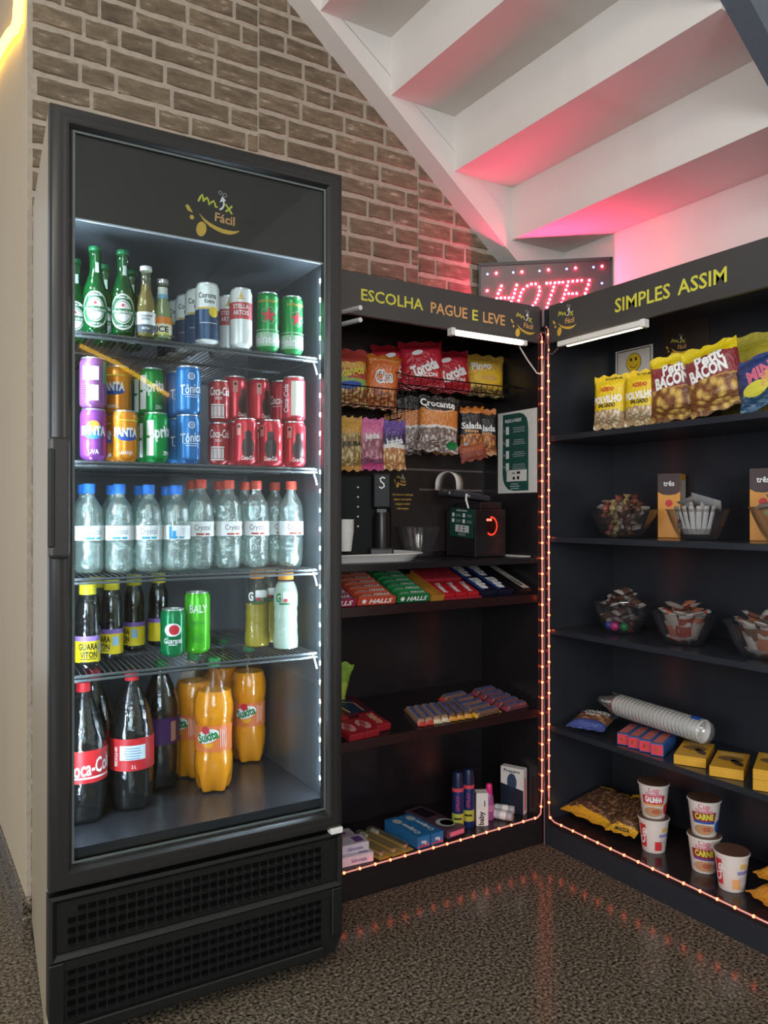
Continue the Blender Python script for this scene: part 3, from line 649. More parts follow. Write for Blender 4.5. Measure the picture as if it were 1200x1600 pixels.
p = F(.587, .268, z); copy_tree(sp, 'yellow sport drink bottle half hidden behind the front bottles', p, face(p))
sport('white sport drink bottle with orange cap, rightmost on fourth shelf', .586, .150, wsp, -.1, True)

# fridge floor: two-litre bottles
z = FLZ + .001
def cola_bottle(label, x, y, off, back, zz=.315):
    k = zz / .33
    pr = [(.030, 0), (.044, .004), (.050, .016), (.052, .05), (.052, .100), (.0515, .150), (.0515, .178), (.050, .195), (.043, .225), (.032, .258), (.020, .288), (.0145, .302), (.0145, .312)]
    pr = [(a, b_ * k) for a, b_ in pr]
    red = mat('cola_label_red', 'c8282e', .4)
    d = [(rect(.060, .034), mat('note_paleblue', 'd4e8ec', .5), .140 * k, .05, 'label'), (lines(5, .04, .0014, .006), ink_b, .150 * k, .05, 'lettering'), (xf(text('RECICLE-ME', .01, width=.045, h=.008), rot=PI / 2), ink_w, .132 * k, -.72, 'lettering'), TX('2 L', ink_w, .108 * k, .008, .1, .01)] if back else \
        [TX('Coca-Cola', ink_w, .135 * k, .034, .35, .115, .02, .2, .12), RC(.10, .004, ink_w, .110 * k, .35)]
    return bottle('soda_bottle', label, F(x, y, z), pr, PETD, (.0162, .300 * k, .322 * k, ink_r), liquid=(.965, .285 * k, cola), labels=((.098 * k, .172 * k, red),), decals=d, off=off, mod=petal(.16, .035), group='large cola bottles on the fridge floor')
cola_bottle('large cola bottle with red script label, front left of fridge floor', .100, .200, 0, False, .325)
cola_bottle('large cola bottle showing its pale back label, second from left', .215, .225, 0, True, .335)
p = F(.165, .365, z)
dk = cola_bottle('large dark cola bottle hidden behind the front two', .150, .345, 1., False, .325)
gt = mat('grape_label', '4a2a6a', .45)
pr = [(.030, 0), (.044, .004), (.049, .016), (.049, .10), (.047, .12), (.047, .17), (.049, .19), (.047, .22), (.036, .255), (.020, .290), (.0145, .304), (.0145, .316)]
bottle('soda_bottle', 'large dark grape soda bottle with purple label behind the cola', F(.312, .330, z), pr, PETD, (.0162, .305, .327, ink_gr), liquid=(.965, .29, cola), labels=((.118, .185, gt),), decals=[RC(.016, .05, mat('note_tan', 'b8907a', .5), .15, .75), RC(.02, .03, ink_s, .15, -.6)], mod=petal(.16, .035))
def orange_bottle(label, x, y, off=0.):
    pr = [(.028, 0), (.042, .004), (.0480, .018), (.0495, .05), (.0490, .085), (.0455, .104), (.0452, .110), (.0452, .168), (.0460, .173), (.0500, .190), (.0505, .210), (.0490, .228), (.0430, .252), (.0310, .278), (.0190, .300), (.0145, .310), (.0145, .322)]
    lab = mat('soda_label_orange', 'e87a3e', .4)
    d = [(xf(disc(.030, .017), 0, 0, 1, .3), ink_w, .146, -.35, 'label'), (xf(text('Sukita', .045, .0, width=.054, h=.022), rot=.3), ink_gr, .146, -.35, 'lettering'), (ring(.0, .012, 14, 1., PI * 1.05, 2.05 * PI), mat('slice_orange', 'f6b01e', .4), .128, -.30, 'emblem'), (disc(.010), ink_r, .161, -.45, 'emblem'),
         (join(*[xf(rect(.0022, .050 - .006 * (k % 3)), -.006 + k * .005) for k in range(4)]), mat('note_peach', 'f2c8b4', .5), .140, .5, 'lettering')]
    return bottle('soda_bottle', label, F(x, y, z), pr, clear('orange_pet', 'fbf2e4', .015, 'f0b060', gl=.08, rough=.08, bump=.15), (.0162, .312, .336, mat('cap_green_bright', '2f9a52', .4)), liquid=(.975, .255, orange_soda), labels=((.106, .172, lab),), decals=d, off=off, n=60, mod=petal(.36, .055), group='large orange soda bottles on the fridge floor')
ob = orange_bottle('large orange soda bottle standing frontmost on the fridge floor', .425, .240, 0)
for x, y, s, of in ((.412, .372, 'large orange soda bottle directly behind the frontmost one', -.6), (.548, .520, 'large orange soda bottle behind, deep in the right corner', .4), (.590, .420, 'large orange soda bottle at right by the fridge wall', .15)):
    p = F(x, y, z); copy_tree(ob, s, p, face(p, of))

# ------------------------------------------------------------------ shelf units
t = .018; D_ = .30; XL = -.915
bu = thing('display_shelf_unit', 'black open shelf unit beside the fridge, header reading ESCOLHA PAGUE E LEVE', 'shelf', (0, 0, 0))
S2 = (.845, .36); S3 = (.457, .17)
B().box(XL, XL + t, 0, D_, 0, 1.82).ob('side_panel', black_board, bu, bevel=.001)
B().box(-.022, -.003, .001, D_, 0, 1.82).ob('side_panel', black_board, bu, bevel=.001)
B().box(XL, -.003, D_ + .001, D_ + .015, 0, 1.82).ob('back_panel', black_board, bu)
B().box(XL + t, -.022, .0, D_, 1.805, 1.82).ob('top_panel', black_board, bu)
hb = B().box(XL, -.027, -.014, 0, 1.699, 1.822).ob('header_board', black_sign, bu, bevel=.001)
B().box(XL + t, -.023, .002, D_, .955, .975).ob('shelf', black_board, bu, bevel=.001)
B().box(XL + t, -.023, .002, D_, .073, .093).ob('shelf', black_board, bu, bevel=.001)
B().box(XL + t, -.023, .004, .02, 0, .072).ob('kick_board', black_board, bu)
for z0, sl in (S2, S3):
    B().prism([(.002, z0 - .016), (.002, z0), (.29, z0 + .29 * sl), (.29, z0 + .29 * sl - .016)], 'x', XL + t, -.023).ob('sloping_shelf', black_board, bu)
    B().box(XL + t, -.023, -.003, .0015, z0 - .022, z0 + .006).ob('shelf_lip', mat('lip_maroon', '2a1416', .3), bu)
sw = mat('slatwall', '2a211f', .4, var=.05, scale=6)
for i, (z0, z1) in enumerate(((.99, 1.205), (1.213, 1.275), (1.283, 1.400), (1.408, 1.53), (1.538, 1.66), (1.668, 1.80))):
    B().box(XL + t, -.022 if z0 > 1.2 else -.022, .288, D_, z0, z1).ob('slat', sw, bu)
for z0 in (1.205, 1.275, 1.400, 1.53, 1.66):
    B().box(XL + t, -.023, .296, .2995, z0, z0 + .008).ob('slat_groove_strip', mat('groove_strip', '8a7a74', .35, .4), bu)
fx = flat((0, -.0146, 0), (1, 0, 0), (0, 0, 1))
for s, m, xa, xb, zc in (('ESCOLHA', ink_y, -.728, -.508, 1.761), ('PAGUE', ink_o, -.480, -.338, 1.758), ('E', ink_y, -.318, -.295, 1.757), ('LEVE', ink_o, -.274, -.182, 1.756)):
    decal(hb, xf(text(s, .016, width=xb - xa, h=.034), (xa + xb) / 2, zc), m, fx)
logo(hb, (-.104, -.0146, 1.755), (1, 0, 0), (0, 0, 1), .105)
# small print on the slat wall
nt_ = B().box(-.475, -.315, .2862, .2878, 1.095, 1.268).ob('printed_panel', mat('print_board', '2a2321', .4), bu)
logo(nt_, (-.395, .2858, 1.237), (1, 0, 0), (0, 0, 1), .052)
for k, s in enumerate(('Que bom ter você aqui', 'pegue o que quiser', 'e pague no totem', 'volte sempre')): decal(nt_, xf(text(s, .01, width=.085 - .012 * k, h=.0075), -.385, 1.19 - k * .016), ink_g, flat((0, .2858, 0), (1, 0, 0), (0, 0, 1)))

ru = thing('display_shelf_unit', 'black open shelf unit on the right, header reading SIMPLES ASSIM', 'shelf', (0, 0, 0))
YL = -1.25; DX = .315
B().box(.001, DX, -.022, -.004, 0, 1.818).ob('side_panel', glare_board, ru, bevel=.001)
B().box(.001, DX, YL, YL + t, 0, 1.818).ob('side_panel', glare_board, ru, bevel=.001)
B().box(DX, DX + .012, YL, -.004, 0, 1.818).ob('back_panel', glare_board, ru)
B().box(.001, DX, YL + t, -.023, 1.80, 1.818).ob('top_panel', glare_board, ru)
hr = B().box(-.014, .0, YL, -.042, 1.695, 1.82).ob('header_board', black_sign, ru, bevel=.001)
RS = (1.385, 1.045, .735, .408)
for z in RS: B().box(.002, DX, YL + t, -.023, z - .018, z).ob('shelf', glare_board, ru, bevel=.001)
B().box(.002, DX, YL + t, -.023, .070, .090).ob('shelf', mat('glossy_brown_shelf', '2a2224', .12), ru, bevel=.001)
B().box(.004, .02, YL + t, -.023, 0, .069).ob('kick_board', glare_board, ru)
fy = flat((-.0146, 0, 0), (0, -1, 0), (0, 0, 1))
for s, ya, yb in (('SIMPLES', .327, .528), ('ASSIM', .552, .706)): decal(hr, xf(text(s, .016, width=yb - ya, h=.042), (ya + yb) / 2, 1.757), ink_y, fy)
logo(hr, (-.0146, -.115, 1.757), (0, -1, 0), (0, 0, 1), .105)
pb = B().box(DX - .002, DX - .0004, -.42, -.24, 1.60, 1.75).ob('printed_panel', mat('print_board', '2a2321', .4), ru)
logo(pb, (DX - .0024, -.30, 1.675), (0, -1, 0), (0, 0, 1), .085)

def lamp(name, label, loc, rz, Ln):
    l = thing(name, label, 'lamp', loc, rz)
    B().box(0, Ln, -.004, .010, -.004, .014).ob('housing', white_plastic, l, bevel=.003)
    B().tube([(.004, -.008, .002), (Ln - .03, -.008, .002)], .0085, 10).ob('light_tube', mat('tube_warm', 'fff4dc', .4, emit='ffefcf', es=5), l, smooth=50)
    B().box(-.012, .004, -.014, .010, -.008, .016).ob('end_cap', white_plastic, l, bevel=.002)
lamp('tube_lamp', 'short glowing tube lamp under the left header board', (-.405, -.024, 1.684), 0, .31)
lamp('tube_lamp', 'short glowing tube lamp under the right header board', (-.024, -.440, 1.674), PI / 2, .34)
hk = thing('twin_rod_bracket', 'white twin-rod bracket at the left end of the left header', 'bracket', (-.79, -.015, 1.685))
for z in (.012, -.022): B().tube([(0, -.002, z + .002), (.010, -.085, z - .002)], .007, 8).ob('rod', white_plastic, hk, smooth=50)

# rope lights
glow = mat('red_led_glow', 'ff9a78', .4, emit='ff5230', es=15); ropem = mat('rope_tube', 'd8a8a0', .25, emit='ff9078', es=.45)
def rope(label, path, n):
    r = thing('rope_light', label, 'light', (0, 0, 0)); path = [Vector(p) for p in path]
    B().tube(path, .0025, 8).ob('rope_tube', ropem, r, smooth=50)
    me = None
    seg = [(b_ - a).length for a, b_ in zip(path, path[1:])]; T = sum(seg); d = .03
    while d < T:
        e = d
        for a, b_, s in zip(path, path[1:], seg):
            if e <= s:
                if me is None: o = B().sphere((0, 0, 0), .0042, n=8, k=6).ob('bulb', glow, r, smooth=80); me = o.data
                else: o = bpy.data.objects.new('bulb', me); C.objects.link(o); o.parent = r
                o.location = a + (b_ - a) * e / s; break
            e -= s
        d += .0525
rope('red rope light edging the left shelf unit', [(-.019, -.008, 1.735), (-.013, -.008, 1.725), (-.012, -.008, .6), (-.014, -.008, .18), (-.020, -.008, .108), (-.034, -.0075, .098), (-.4, -.007, .093), (-.895, -.007, .091)], 80)
rope('red rope light edging the right shelf unit', [(-.010, -.026, 1.755), (-.008, -.033, 1.745), (-.008, -.035, 1.3), (-.008, -.036, .6), (-.008, -.035, .17), (-.008, -.037, .105), (-.0075, -.06, .094), (-.007, -.5, .091), (-.007, -1.2, .088)], 80)
tag(B().tube([(-.03, -.018, 1.735), (-.002, -.022, 1.732), (.004 - .02, -.022, 1.70), (-.016, -.020, 1.60), (-.018, -.022, 1.2), (-.014, -.020, .7), (-.017, -.021, .25), (-.012, -.018, .004)], .0025, 6).ob('cable', mat('clear_cable', '6a5a62', .2), smooth=50), 'thin cable running down between the two rope lights', 'cable')
tag(B().tube([(-.115, -.010, 1.678), (-.075, -.004, 1.64), (-.03, -.0012, 1.60), (-.016, -.012, 1.595)], .0025, 6).ob('cable', white_plastic, smooth=50), 'short white cable slanting from the left tube lamp', 'cable')
tag(B().tube([(-.018, -.030, 1.738), (-.020, -.045, 1.70), (-.018, -.040, 1.665), (-.016, -.060, 1.655), (-.020, -.09, 1.668)], .0025, 6).ob('cable', mat('clear_cable', '6a5a62', .2), smooth=50), 'looped cable beside the right header emblem', 'cable')

# HOTEL light sign standing on the unit tops
SD = Vector((.75846, -.65172, 0)); SO = Vector((-.004, .342, 0)); SNn = Vector((-SD.y * -1, SD.x * -1, 0)); SNn = Vector((-.65172, -.75846, 0))
hs = thing('led_hotel_sign', 'dark panel sign spelling HOTEL in red lights above the corner', 'sign', SO)
def sp_(s, zz, o=0.): v = SD * s + SNn * o; return (v.x, v.y, zz)
sb = B(); vs = [sp_(s, zz, o) for o in (0, -.016) for s, zz in ((.004, 1.822), (.486, 1.822), (.486, 2.068), (.004, 2.058))]
sb.add(vs, [(0, 1, 2, 3), (7, 6, 5, 4), (0, 4, 5, 1), (1, 5, 6, 2), (2, 6, 7, 3), (3, 7, 4, 0)]).ob('sign_panel', mat('sign_panel_red_glow', '38121f', .25), hs)  # red halo of the LEDs tinted into the panel colour
def bars(a, b_, zz0, zz1, nm='frame_rail'):
    vs = [sp_(s, q_, o) for o in (.004, -.017) for s, q_ in ((a, zz0), (b_, zz0), (b_, zz1), (a, zz1))]
    B().add(vs, [(0, 1, 2, 3), (7, 6, 5, 4), (0, 4, 5, 1), (1, 5, 6, 2), (2, 6, 7, 3), (3, 7, 4, 0)]).ob(nm, black_plastic, hs)
bars(.0, .008, 1.822, 2.06); bars(.482, .490, 1.822, 2.07); bars(.0, .490, 2.058, 2.070); bars(.0, .490, 1.8215, 1.830)
RED = [(.085, 1.98), (.08, 1.965), (.073, 1.952), (.068, 1.934), (.083, 1.935), (.098, 1.935), (.113, 1.934), (.127, 1.934), (.142, 1.981), (.137, 1.965), (.133, 1.95), (.128, 1.935), (.122, 1.919), (.118, 1.905), (.113, 1.89), (.062, 1.92), (.057, 1.905), (.052, 1.89), (.212, 1.982), (.196, 1.982), (.181, 1.976), (.166, 1.964), (.158, 1.952), (.154, 1.938), (.149, 1.923), (.147, 1.908), (.152, 1.894), (.166, 1.885), (.225, 1.97), (.226, 1.955), (.222, 1.94), (.217, 1.926), (.211, 1.913), (.201, 1.901), (.184, 1.889), (.252, 1.983), (.266, 1.983), (.282, 1.983), (.297, 1.984), (.311, 1.984), (.278, 1.968), (.274, 1.954), (.268, 1.938), (.263, 1.922), (.258, 1.908), (.253, 1.893), (.331, 1.985), (.347, 1.986), (.363, 1.987), (.379, 1.988), (.327, 1.97), (.322, 1.955), (.317, 1.939), (.312, 1.924), (.307, 1.908), (.302, 1.893), (.318, 1.892), (.333, 1.892), (.348, 1.892), (.332, 1.941), (.346, 1.94), (.361, 1.94), (.407, 1.987), (.403, 1.971), (.397, 1.955), (.392, 1.939), (.387, 1.924), (.382, 1.908), (.377, 1.893), (.392, 1.892), (.407, 1.892)]
BR = [(.066, 2.029), (.161, 2.03), (.259, 2.033), (.357, 2.035), (.453, 2.037), (.032, 1.965)]
BB = [(.033, 2.027), (.129, 2.029), (.226, 2.03), (.325, 2.033), (.422, 2.035), (.032, 1.935), (.452, 1.974)]
redled = mat('sign_led_red', 'ff8090', .4, emit='ff4672', es=330); blueled = mat('sign_led_blue', 'a0b8ff', .4, emit='6a8cff', es=14)
mr_ = B().sphere((0, 0, 0), .0036, n=8, k=5).ob('led', redled, hs, smooth=80); mb_ = B().sphere((0, 0, 0), .0036, n=8, k=5).ob('led', blueled, hs, smooth=80)
first = {id(mr_): True, id(mb_): True}
for pts_, pr_ in ((RED + BR, mr_), (BB, mb_)):
    for i, (s, zz) in enumerate(pts_):
        o = pr_ if i == 0 else pr_.copy()
        if i: C.objects.link(o)
        o.location = sp_(s, zz, .003)

# posters
ps = thing('poster', 'white and dark green instruction poster on the inner side panel', 'poster', (-.0245, 0, 0))
B().box(-.0008, .0008, .004, .206, 1.196, 1.484).ob('sheet', paper, ps)
fp = flat((-.0014, .105, 1.34), (0, -1, 0), (0, 0, 1)); fp2 = flat((-.0018, .105, 1.34), (0, -1, 0), (0, 0, 1))
g_ = [(-.073, .136), (.015, .136), (.035, .130), (.052, .115), (.058, .095), (.060, .075), (.060, -.136), (-.015, -.136), (-.045, -.130), (-.063, -.115), (-.072, -.095), (-.075, -.075)]
decal(ps, poly(*g_), mat('poster_green', '1f4f46', .5), fp, 'green_field')
decal(ps, xf(text('PASSO A PASSO', .02, width=.085, h=.012), -.018, .112), ink_w, fp2)
for k in range(4):
    zz = .078 - k * .043
    decal(ps, xf(rect(.017, .028), -.048, zz), paper, fp2, 'picture'); decal(ps, xf(lines(3, .07, .0018, .007), .012, zz + .007), ink_s, fp2); decal(ps, xf(text(str(k + 1), .02, h=.008), -.066, zz), ink_w, fp2)
decal(ps, xf(rect(.105, .040), .0, -.083), paper, fp2, 'white_box')
fp3 = flat((-.0022, .105, 1.34), (0, -1, 0), (0, 0, 1))
decal(ps, join(xf(rect(.016, .003), -.016, -.074), xf(rect(.018, .008), .010, -.073), xf(disc(.006), -.014, -.092), xf(rect(.012, .011), .008, -.091)), ink_k, fp3, 'picture')
decal(ps, xf(lines(3, .05, .003, .008), -.01, -.112), ink_s, fp2)
sm = thing('smiley_notice', 'small white notice with yellow smiling face on the right back panel', 'notice', (DX - .0012, 0, 0))
B().box(-.0008, .0008, -.202, -.040, 1.555, 1.702).ob('sheet', paper, sm)
fs_ = flat((-.0013, -.121, 1.63), (0, -1, 0), (0, 0, 1)); f2 = flat((-.0017, -.121, 1.63), (0, -1, 0), (0, 0, 1)); f3 = flat((-.0021, -.121, 1.63), (0, -1, 0), (0, 0, 1))
decal(sm, join(xf(rect(.145, .003), 0, .066), xf(rect(.145, .003), 0, -.066), xf(rect(.003, .13), -.072), xf(rect(.003, .13), .072)), ink_k, fs_, 'border')
decal(sm, xf(disc(.033, .033, 28), 0, .022), ink_k, fs_, 'face_outline'); decal(sm, xf(disc(.031, .031, 28), 0, .022), mat('smiley_yellow', 'ecc62a', .5), f2, 'smiling_face')
decal(sm, join(xf(disc(.0045, .006), -.011, .033), xf(disc(.0045, .006), .011, .033), xf(ring(.017, .0195, 16, 1, PI * 1.15, PI * 1.85), 0, .022)), ink_k, f3, 'eyes_and_mouth')
decal(sm, xf(text('SORRIA', .02, width=.09, h=.014), 0, -.030), ink_k, fs_); decal(sm, xf(text('VOCÊ ESTÁ SENDO FILMADO', .01, width=.12, h=.009), 0, -.050), ink_k, fs_)

# ------------------------------------------------------------------ snack bags
def bag(name, label, W, H, T, m, loc, rz=0., lean=0., roll=0., texts=(), group=None, cat='snack bag', seed=0, flop=0., nx=14, nz=18, hole=False):
    t = thing(name, label, cat, loc, 0, group, rot=Euler((lean, roll, rz), 'XYZ'))
    def bulge(u, v):
        s = max(0., 1 - abs(2 * u) ** 2.6) ** .55
        e = max(0., min((v - .06) / .16, (.94 - v) / .16, 1.)); e = e * e * (3 - 2 * e)
        return s * e
    def pt(u, v, side):
        nz_ = noise.noise((u * 4 + seed, v * 4, side * 2.)) ; n2 = noise.noise((u * 11 + seed * 3, v * 3., side))
        bl = bulge(u, v)
        x = u * W * (1 - .05 * bulge(0, v)) ; y = -side * (T / 2 * bl * (1 + .25 * nz_) + .0011) + (1 - bl) * .004 * n2 + .006 * nz_ * bl
        z_ = v * H + (.004 * math.sin(u * 19 + seed) if v > .97 or v < .03 else 0)
        if flop and v > .72: 
            q = (v - .72) / .28; y -= flop * q * q * H * .5; z_ -= abs(flop) * q * q * H * .18
        return (x, y, z_)
    b_ = B()
    for side in (1, -1):
        vs = [pt(i / nx - .5, j / nz, side) for j in range(nz + 1) for i in range(nx + 1)]
        b_.add(vs, [(j * (nx + 1) + i, j * (nx + 1) + i + 1, (j + 1) * (nx + 1) + i + 1, (j + 1) * (nx + 1) + i) for j in range(nz) for i in range(nx)])
    # close the rim
    rim = [(i, 0) for i in range(nx)] + [(nx, j) for j in range(nz)] + [(nx - i, nz) for i in range(nx)] + [(0, nz - j) for j in range(nz)]
    a = [j * (nx + 1) + i for i, j in rim]; M_ = (nx + 1) * (nz + 1)
    b_.f += [(a[k], a[(k + 1) % len(a)], a[(k + 1) % len(a)] + M_, a[k] + M_) for k in range(len(a))]; b_.m += [0] * len(a)
    b_.ob('pouch', m, t, 60)
    for sh, mm, u0, v0, nm in texts:
        def fn(x, y): 
            p = pt(max(-.5, min(.5, u0 + x / W)), max(0, min(1, v0 + y / H)), 1); return (p[0], p[1] - .0022, p[2])
        decal(t, sh, mm, fn, nm, cut=(.012, .012))
    return t
def bt(s, m, u, v, h, w_=None, rot=0., bold=.03): return (xf(text(s, bold, width=w_, h=h), rot=rot), m, u, v, 'lettering')
def sq(sh, m, u, v, nm='print'): return (sh, m, u, v, nm)
M_fan = bagmat('bag_red_yellow', [(0, 'd2a24a'), (.12, 'c9a860'), (.32, '8fae5a'), (.45, 'b84436'), (.62, 'd9a850'), (.75, 'b4443a'), (.9, 'a83c38')], (.0, .32, 'e6cf84', '8a4a2a', 9))
M_che = bagmat('bag_orange', [(0, 'd89a5a'), (.35, 'd9702c'), (.9, 'd07a28')], (.0, .34, 'e8b878', '9a4a20', 8))
M_tor = bagmat('bag_red', [(0, 'b01c2c'), (.2, 'c42434'), (.55, 'cc2a3c'), (.8, '9c1c28')], (.24, .42, 'd8483c', 'b01828', 7))
M_yel = bagmat('bag_gold', [(0, '8a7a3a'), (.2, 'd8aa3a'), (.3, 'e8b428'), (.62, 'cfa23c'), (.9, 'b8923a')], (.0, .2, 'd8c06a', '6a5020', 10))
bag('snack_bag', 'red and yellow crisp bag at left in the lower wire basket', .145, .185, .055, M_fan, (-.665, .185, 1.462), -.25, -.10, texts=[bt('Fandangos', ink_y, 0, .58, .030, .115, .2), sq(xf(disc(.045, .012), 0, 0, 1, .1), ink_b, .02, .34)], seed=1, group='bags in the lower wire basket')
bag('snack_bag', 'orange crisp bag with folded top in the lower wire basket', .115, .180, .05, M_che, (-.545, .185, 1.462), -.45, -.08, .10, texts=[bt('Che', ink_w, .05, .58, .042, .06, .15, .05), bt('Che', ink_k, .05, .58, .036, .054, .15, 0.)], seed=2, flop=.35, group='bags in the lower wire basket')
for k, (x, y, h, rz, sd, lb) in enumerate(((-.455, .225, .155, -.3, 3, 'red snack bag standing behind at left of the long wire basket'), (-.385, .165, .165, -.45, 4, 'red snack bag in front at left of the long wire basket'), (-.258, .180, .150, -.35, 5, 'red snack bag beside the gold bag in the long wire basket'))):
    bag('snack_bag', lb, .150, h, .05, M_tor, (x, y, 1.537), rz, -.16, -.04, texts=[bt('Torcida', ink_w, .05, .42, .036, .10, .35, .05), sq(xf(disc(.02, .008), 0, 0, 1, .2), ink_w, -.1, .72), bt('BACON', ink_w, .1, .26, .014, .07)], seed=sd, group='bags in the long wire basket')
bag('snack_bag', 'gold crisp bag at right end of the long wire basket', .145, .150, .045, M_yel, (-.105, .185, 1.537), -.32, -.10, .05, texts=[bt('Pingo', ink_w, -.15, .70, .026, .075, .1), sq(disc(.055, .026), mat('print_gold', 'f0c030', .4), .02, .42), sq(disc(.030, .010), ink_o, .06, .42)], seed=6, group='bags in the long wire basket')

def basket(label, x0, x1, y0, y1, z0, z1, zb):
    t = thing('wire_basket', label, 'basket', ((x0 + x1) / 2, y1, z0)); ox, oy, oz = (x0 + x1) / 2, y1, z0
    def P(x, y, z): return (x - ox, y - oy, z - oz)
    B().tube([P(x0, y1, zb), P(x0, y0, z1), P(x1, y0, z1), P(x1, y1, zb)], .0022, 6).ob('rim', black_metal, t)
    q = B(); n = int((x1 - x0) / .024)
    for k in range(n + 1):
        x = x0 + (x1 - x0) * k / n; q.tube([P(x, y0, z1), P(x, y0 + .008, z0 - .004), P(x, y1 - .004, z0 - .004), P(x, y1 - .002, zb)], .0013, 5)
    for s, y in ((x0, 0), (x1, 0)):
        for k in range(6): 
            yy = y0 + (y1 - y0) * (k + .5) / 6; q.tube([P(s, yy, z1 + (zb - z1) * (k + .5) / 6), P(s, yy, z0 - .004)], .0013, 5)
    q.tube([P(x0, y0 + .01, z0 - .004), P(x1, y0 + .01, z0 - .004)], .002, 5)
    q.ob('wires', black_metal, t)
    return t
basket('small black wire basket hooked on the slat wall at left', -.750, -.465, .085, .286, 1.460, 1.512, 1.60)
basket('long black wire basket hooked on the slat wall under the lamp', -.50, -.035, .075, .286, 1.535, 1.558, 1.62)

# hanging packs
def hook(label, x, z, L_=.17):
    tag(B().tube([(x, .287, z), (x, .287 - L_, z + .004), (x, .287 - L_ - .008, z + .012)], .0022, 6).ob('display_hook', black_metal, smooth=50), label, 'hook', 'slat wall hooks')
M_pink = bagmat('pack_pink', [(0, 'c03a78'), (.14, '7a3a58'), (.25, 'd0809a'), (.72, 'd86a9c'), (.95, 'c8589a')], (.26, .60, 'd898a4', '8a4a58', 6))
M_purp = bagmat('pack_purple', [(0, 'd0a86a'), (.42, 'e0d8d0'), (.50, '3a2458'), (.72, '5a3a86'), (.8, '6a4a9a')], (.0, .42, 'ecd8a0', 'b06a30', 8))
M_oran = bagmat('pack_orange_left', [(0, 'c88a30'), (.3, 'b0985a'), (.7, 'd09a38')], (.1, .65, 'd8c890', '8a6a30', 7))
M_peanut = bagmat('pack_orange_white', [(0, 'a89a94'), (.34, 'd8cfc8'), (.44, 'cf7c34'), (.62, 'd28238'), (.74, '1c1614'), (.97, '2a2422')], (.03, .40, 'd4c8c2', '6a544c', 10))
M_salad = bagmat('pack_black', [(0, 'b88050'), (.08, 'cf7a2c'), (.42, '1a1416'), (.86, 'd8802c'), (.97, 'd8802c')], (.08, .40, 'e2963c', '7a3a18', 6))
hook('display hook holding the orange pack at far left', -.650, 1.425); hook('display hook holding the pink pack', -.585, 1.425); hook('display hook holding the purple pack', -.505, 1.425); hook('display hook holding the orange and white packs', -.36, 1.50); hook('display hook holding the left black packs', -.215, 1.49); hook('display hook holding the right black pack', -.115, 1.49)
bag('sweet_pack', 'narrow orange pack cut off by the fridge at far left', .085, .17, .02, M_oran, (-.665, .17, 1.258), -.3, 0, seed=11, texts=[bt('JUJUBA', ink_k, .1, .5, .014)], group='hanging packs on the slat wall')
bag('sweet_pack', 'narrow pink hanging pack beside the orange one', .082, .165, .02, M_pink, (-.588, .16, 1.262), -.3, 0, seed=12, texts=[bt('Jujuba', ink_w, .0, .66, .020, .05, .1)], group='hanging packs on the slat wall')
bag('sweet_pack', 'narrow purple and white hanging pack', .085, .160, .022, M_purp, (-.505, .16, 1.265), -.3, 0, seed=13, texts=[bt('Jujuba', ink_w, .0, .58, .022, .06, .15)], group='hanging packs on the slat wall')
pk = None
for k in range(5):
    y = .240 - k * .028; lb = ('first (hindmost)', 'second', 'third', 'fourth', 'frontmost')[k] + ' orange and white peanut pack on its hook'
    if k < 4: 
        if pk is None: pk = bag('sweet_pack', lb, .130, .175, .011, M_peanut, (-.418 + k * .010, y, 1.325), -.5, 0, seed=14, group='orange and white peanut packs'); 
        else: c = copy_tree(pk, lb, (-.418 + k * .010, y, 1.325 + .004 * k)); c.rotation_euler = (0, 0, -.5)
    else: bag('sweet_pack', lb, .138, .185, .035, M_peanut, (-.372, .098, 1.325), -.35, -.12, .06, seed=15, texts=[bt('Crocante', ink_w, -.05, .86, .026, .12, -.04, .03), sq(xf(ring(.05, .053, 16, .35, PI, 2 * PI), 0, 0), ink_w, 0, .80), sq(xf(disc(.02, .012)), ink_gr, .34, .12)], group='orange and white peanut packs')
for k, (x, y, rz, lb, sd) in enumerate(((-.245, .235, -.35, 'black and orange snack pack, left of the three on hooks', 17), (-.192, .150, -.42, 'black and orange snack pack, front one with orange flap', 18), (-.098, .190, -.50, 'black and orange snack pack, rightmost on its hook', 19))):
    bag('sweet_pack', lb, .082, .165, .025, M_salad, (x, y, 1.330), rz, -.05, 0, seed=sd, texts=[bt('Salada', ink_w, 0, .58, .022, .075), bt('Mista', ink_o, 0, .47, .010, .05), sq(disc(.012), ink_s, -.25, .15)], group='black and orange snack packs', flop=.25 if k == 1 else 0)
bag('sweet_pack', 'red and brown snack pack peeking out below the black ones', .10, .06, .02, bagmat('pack_brown', [(0, '8a4030'), (.5, 'a85a38')]), (-.20, .12, 1.305), -.3, -.3, -.2, seed=20)

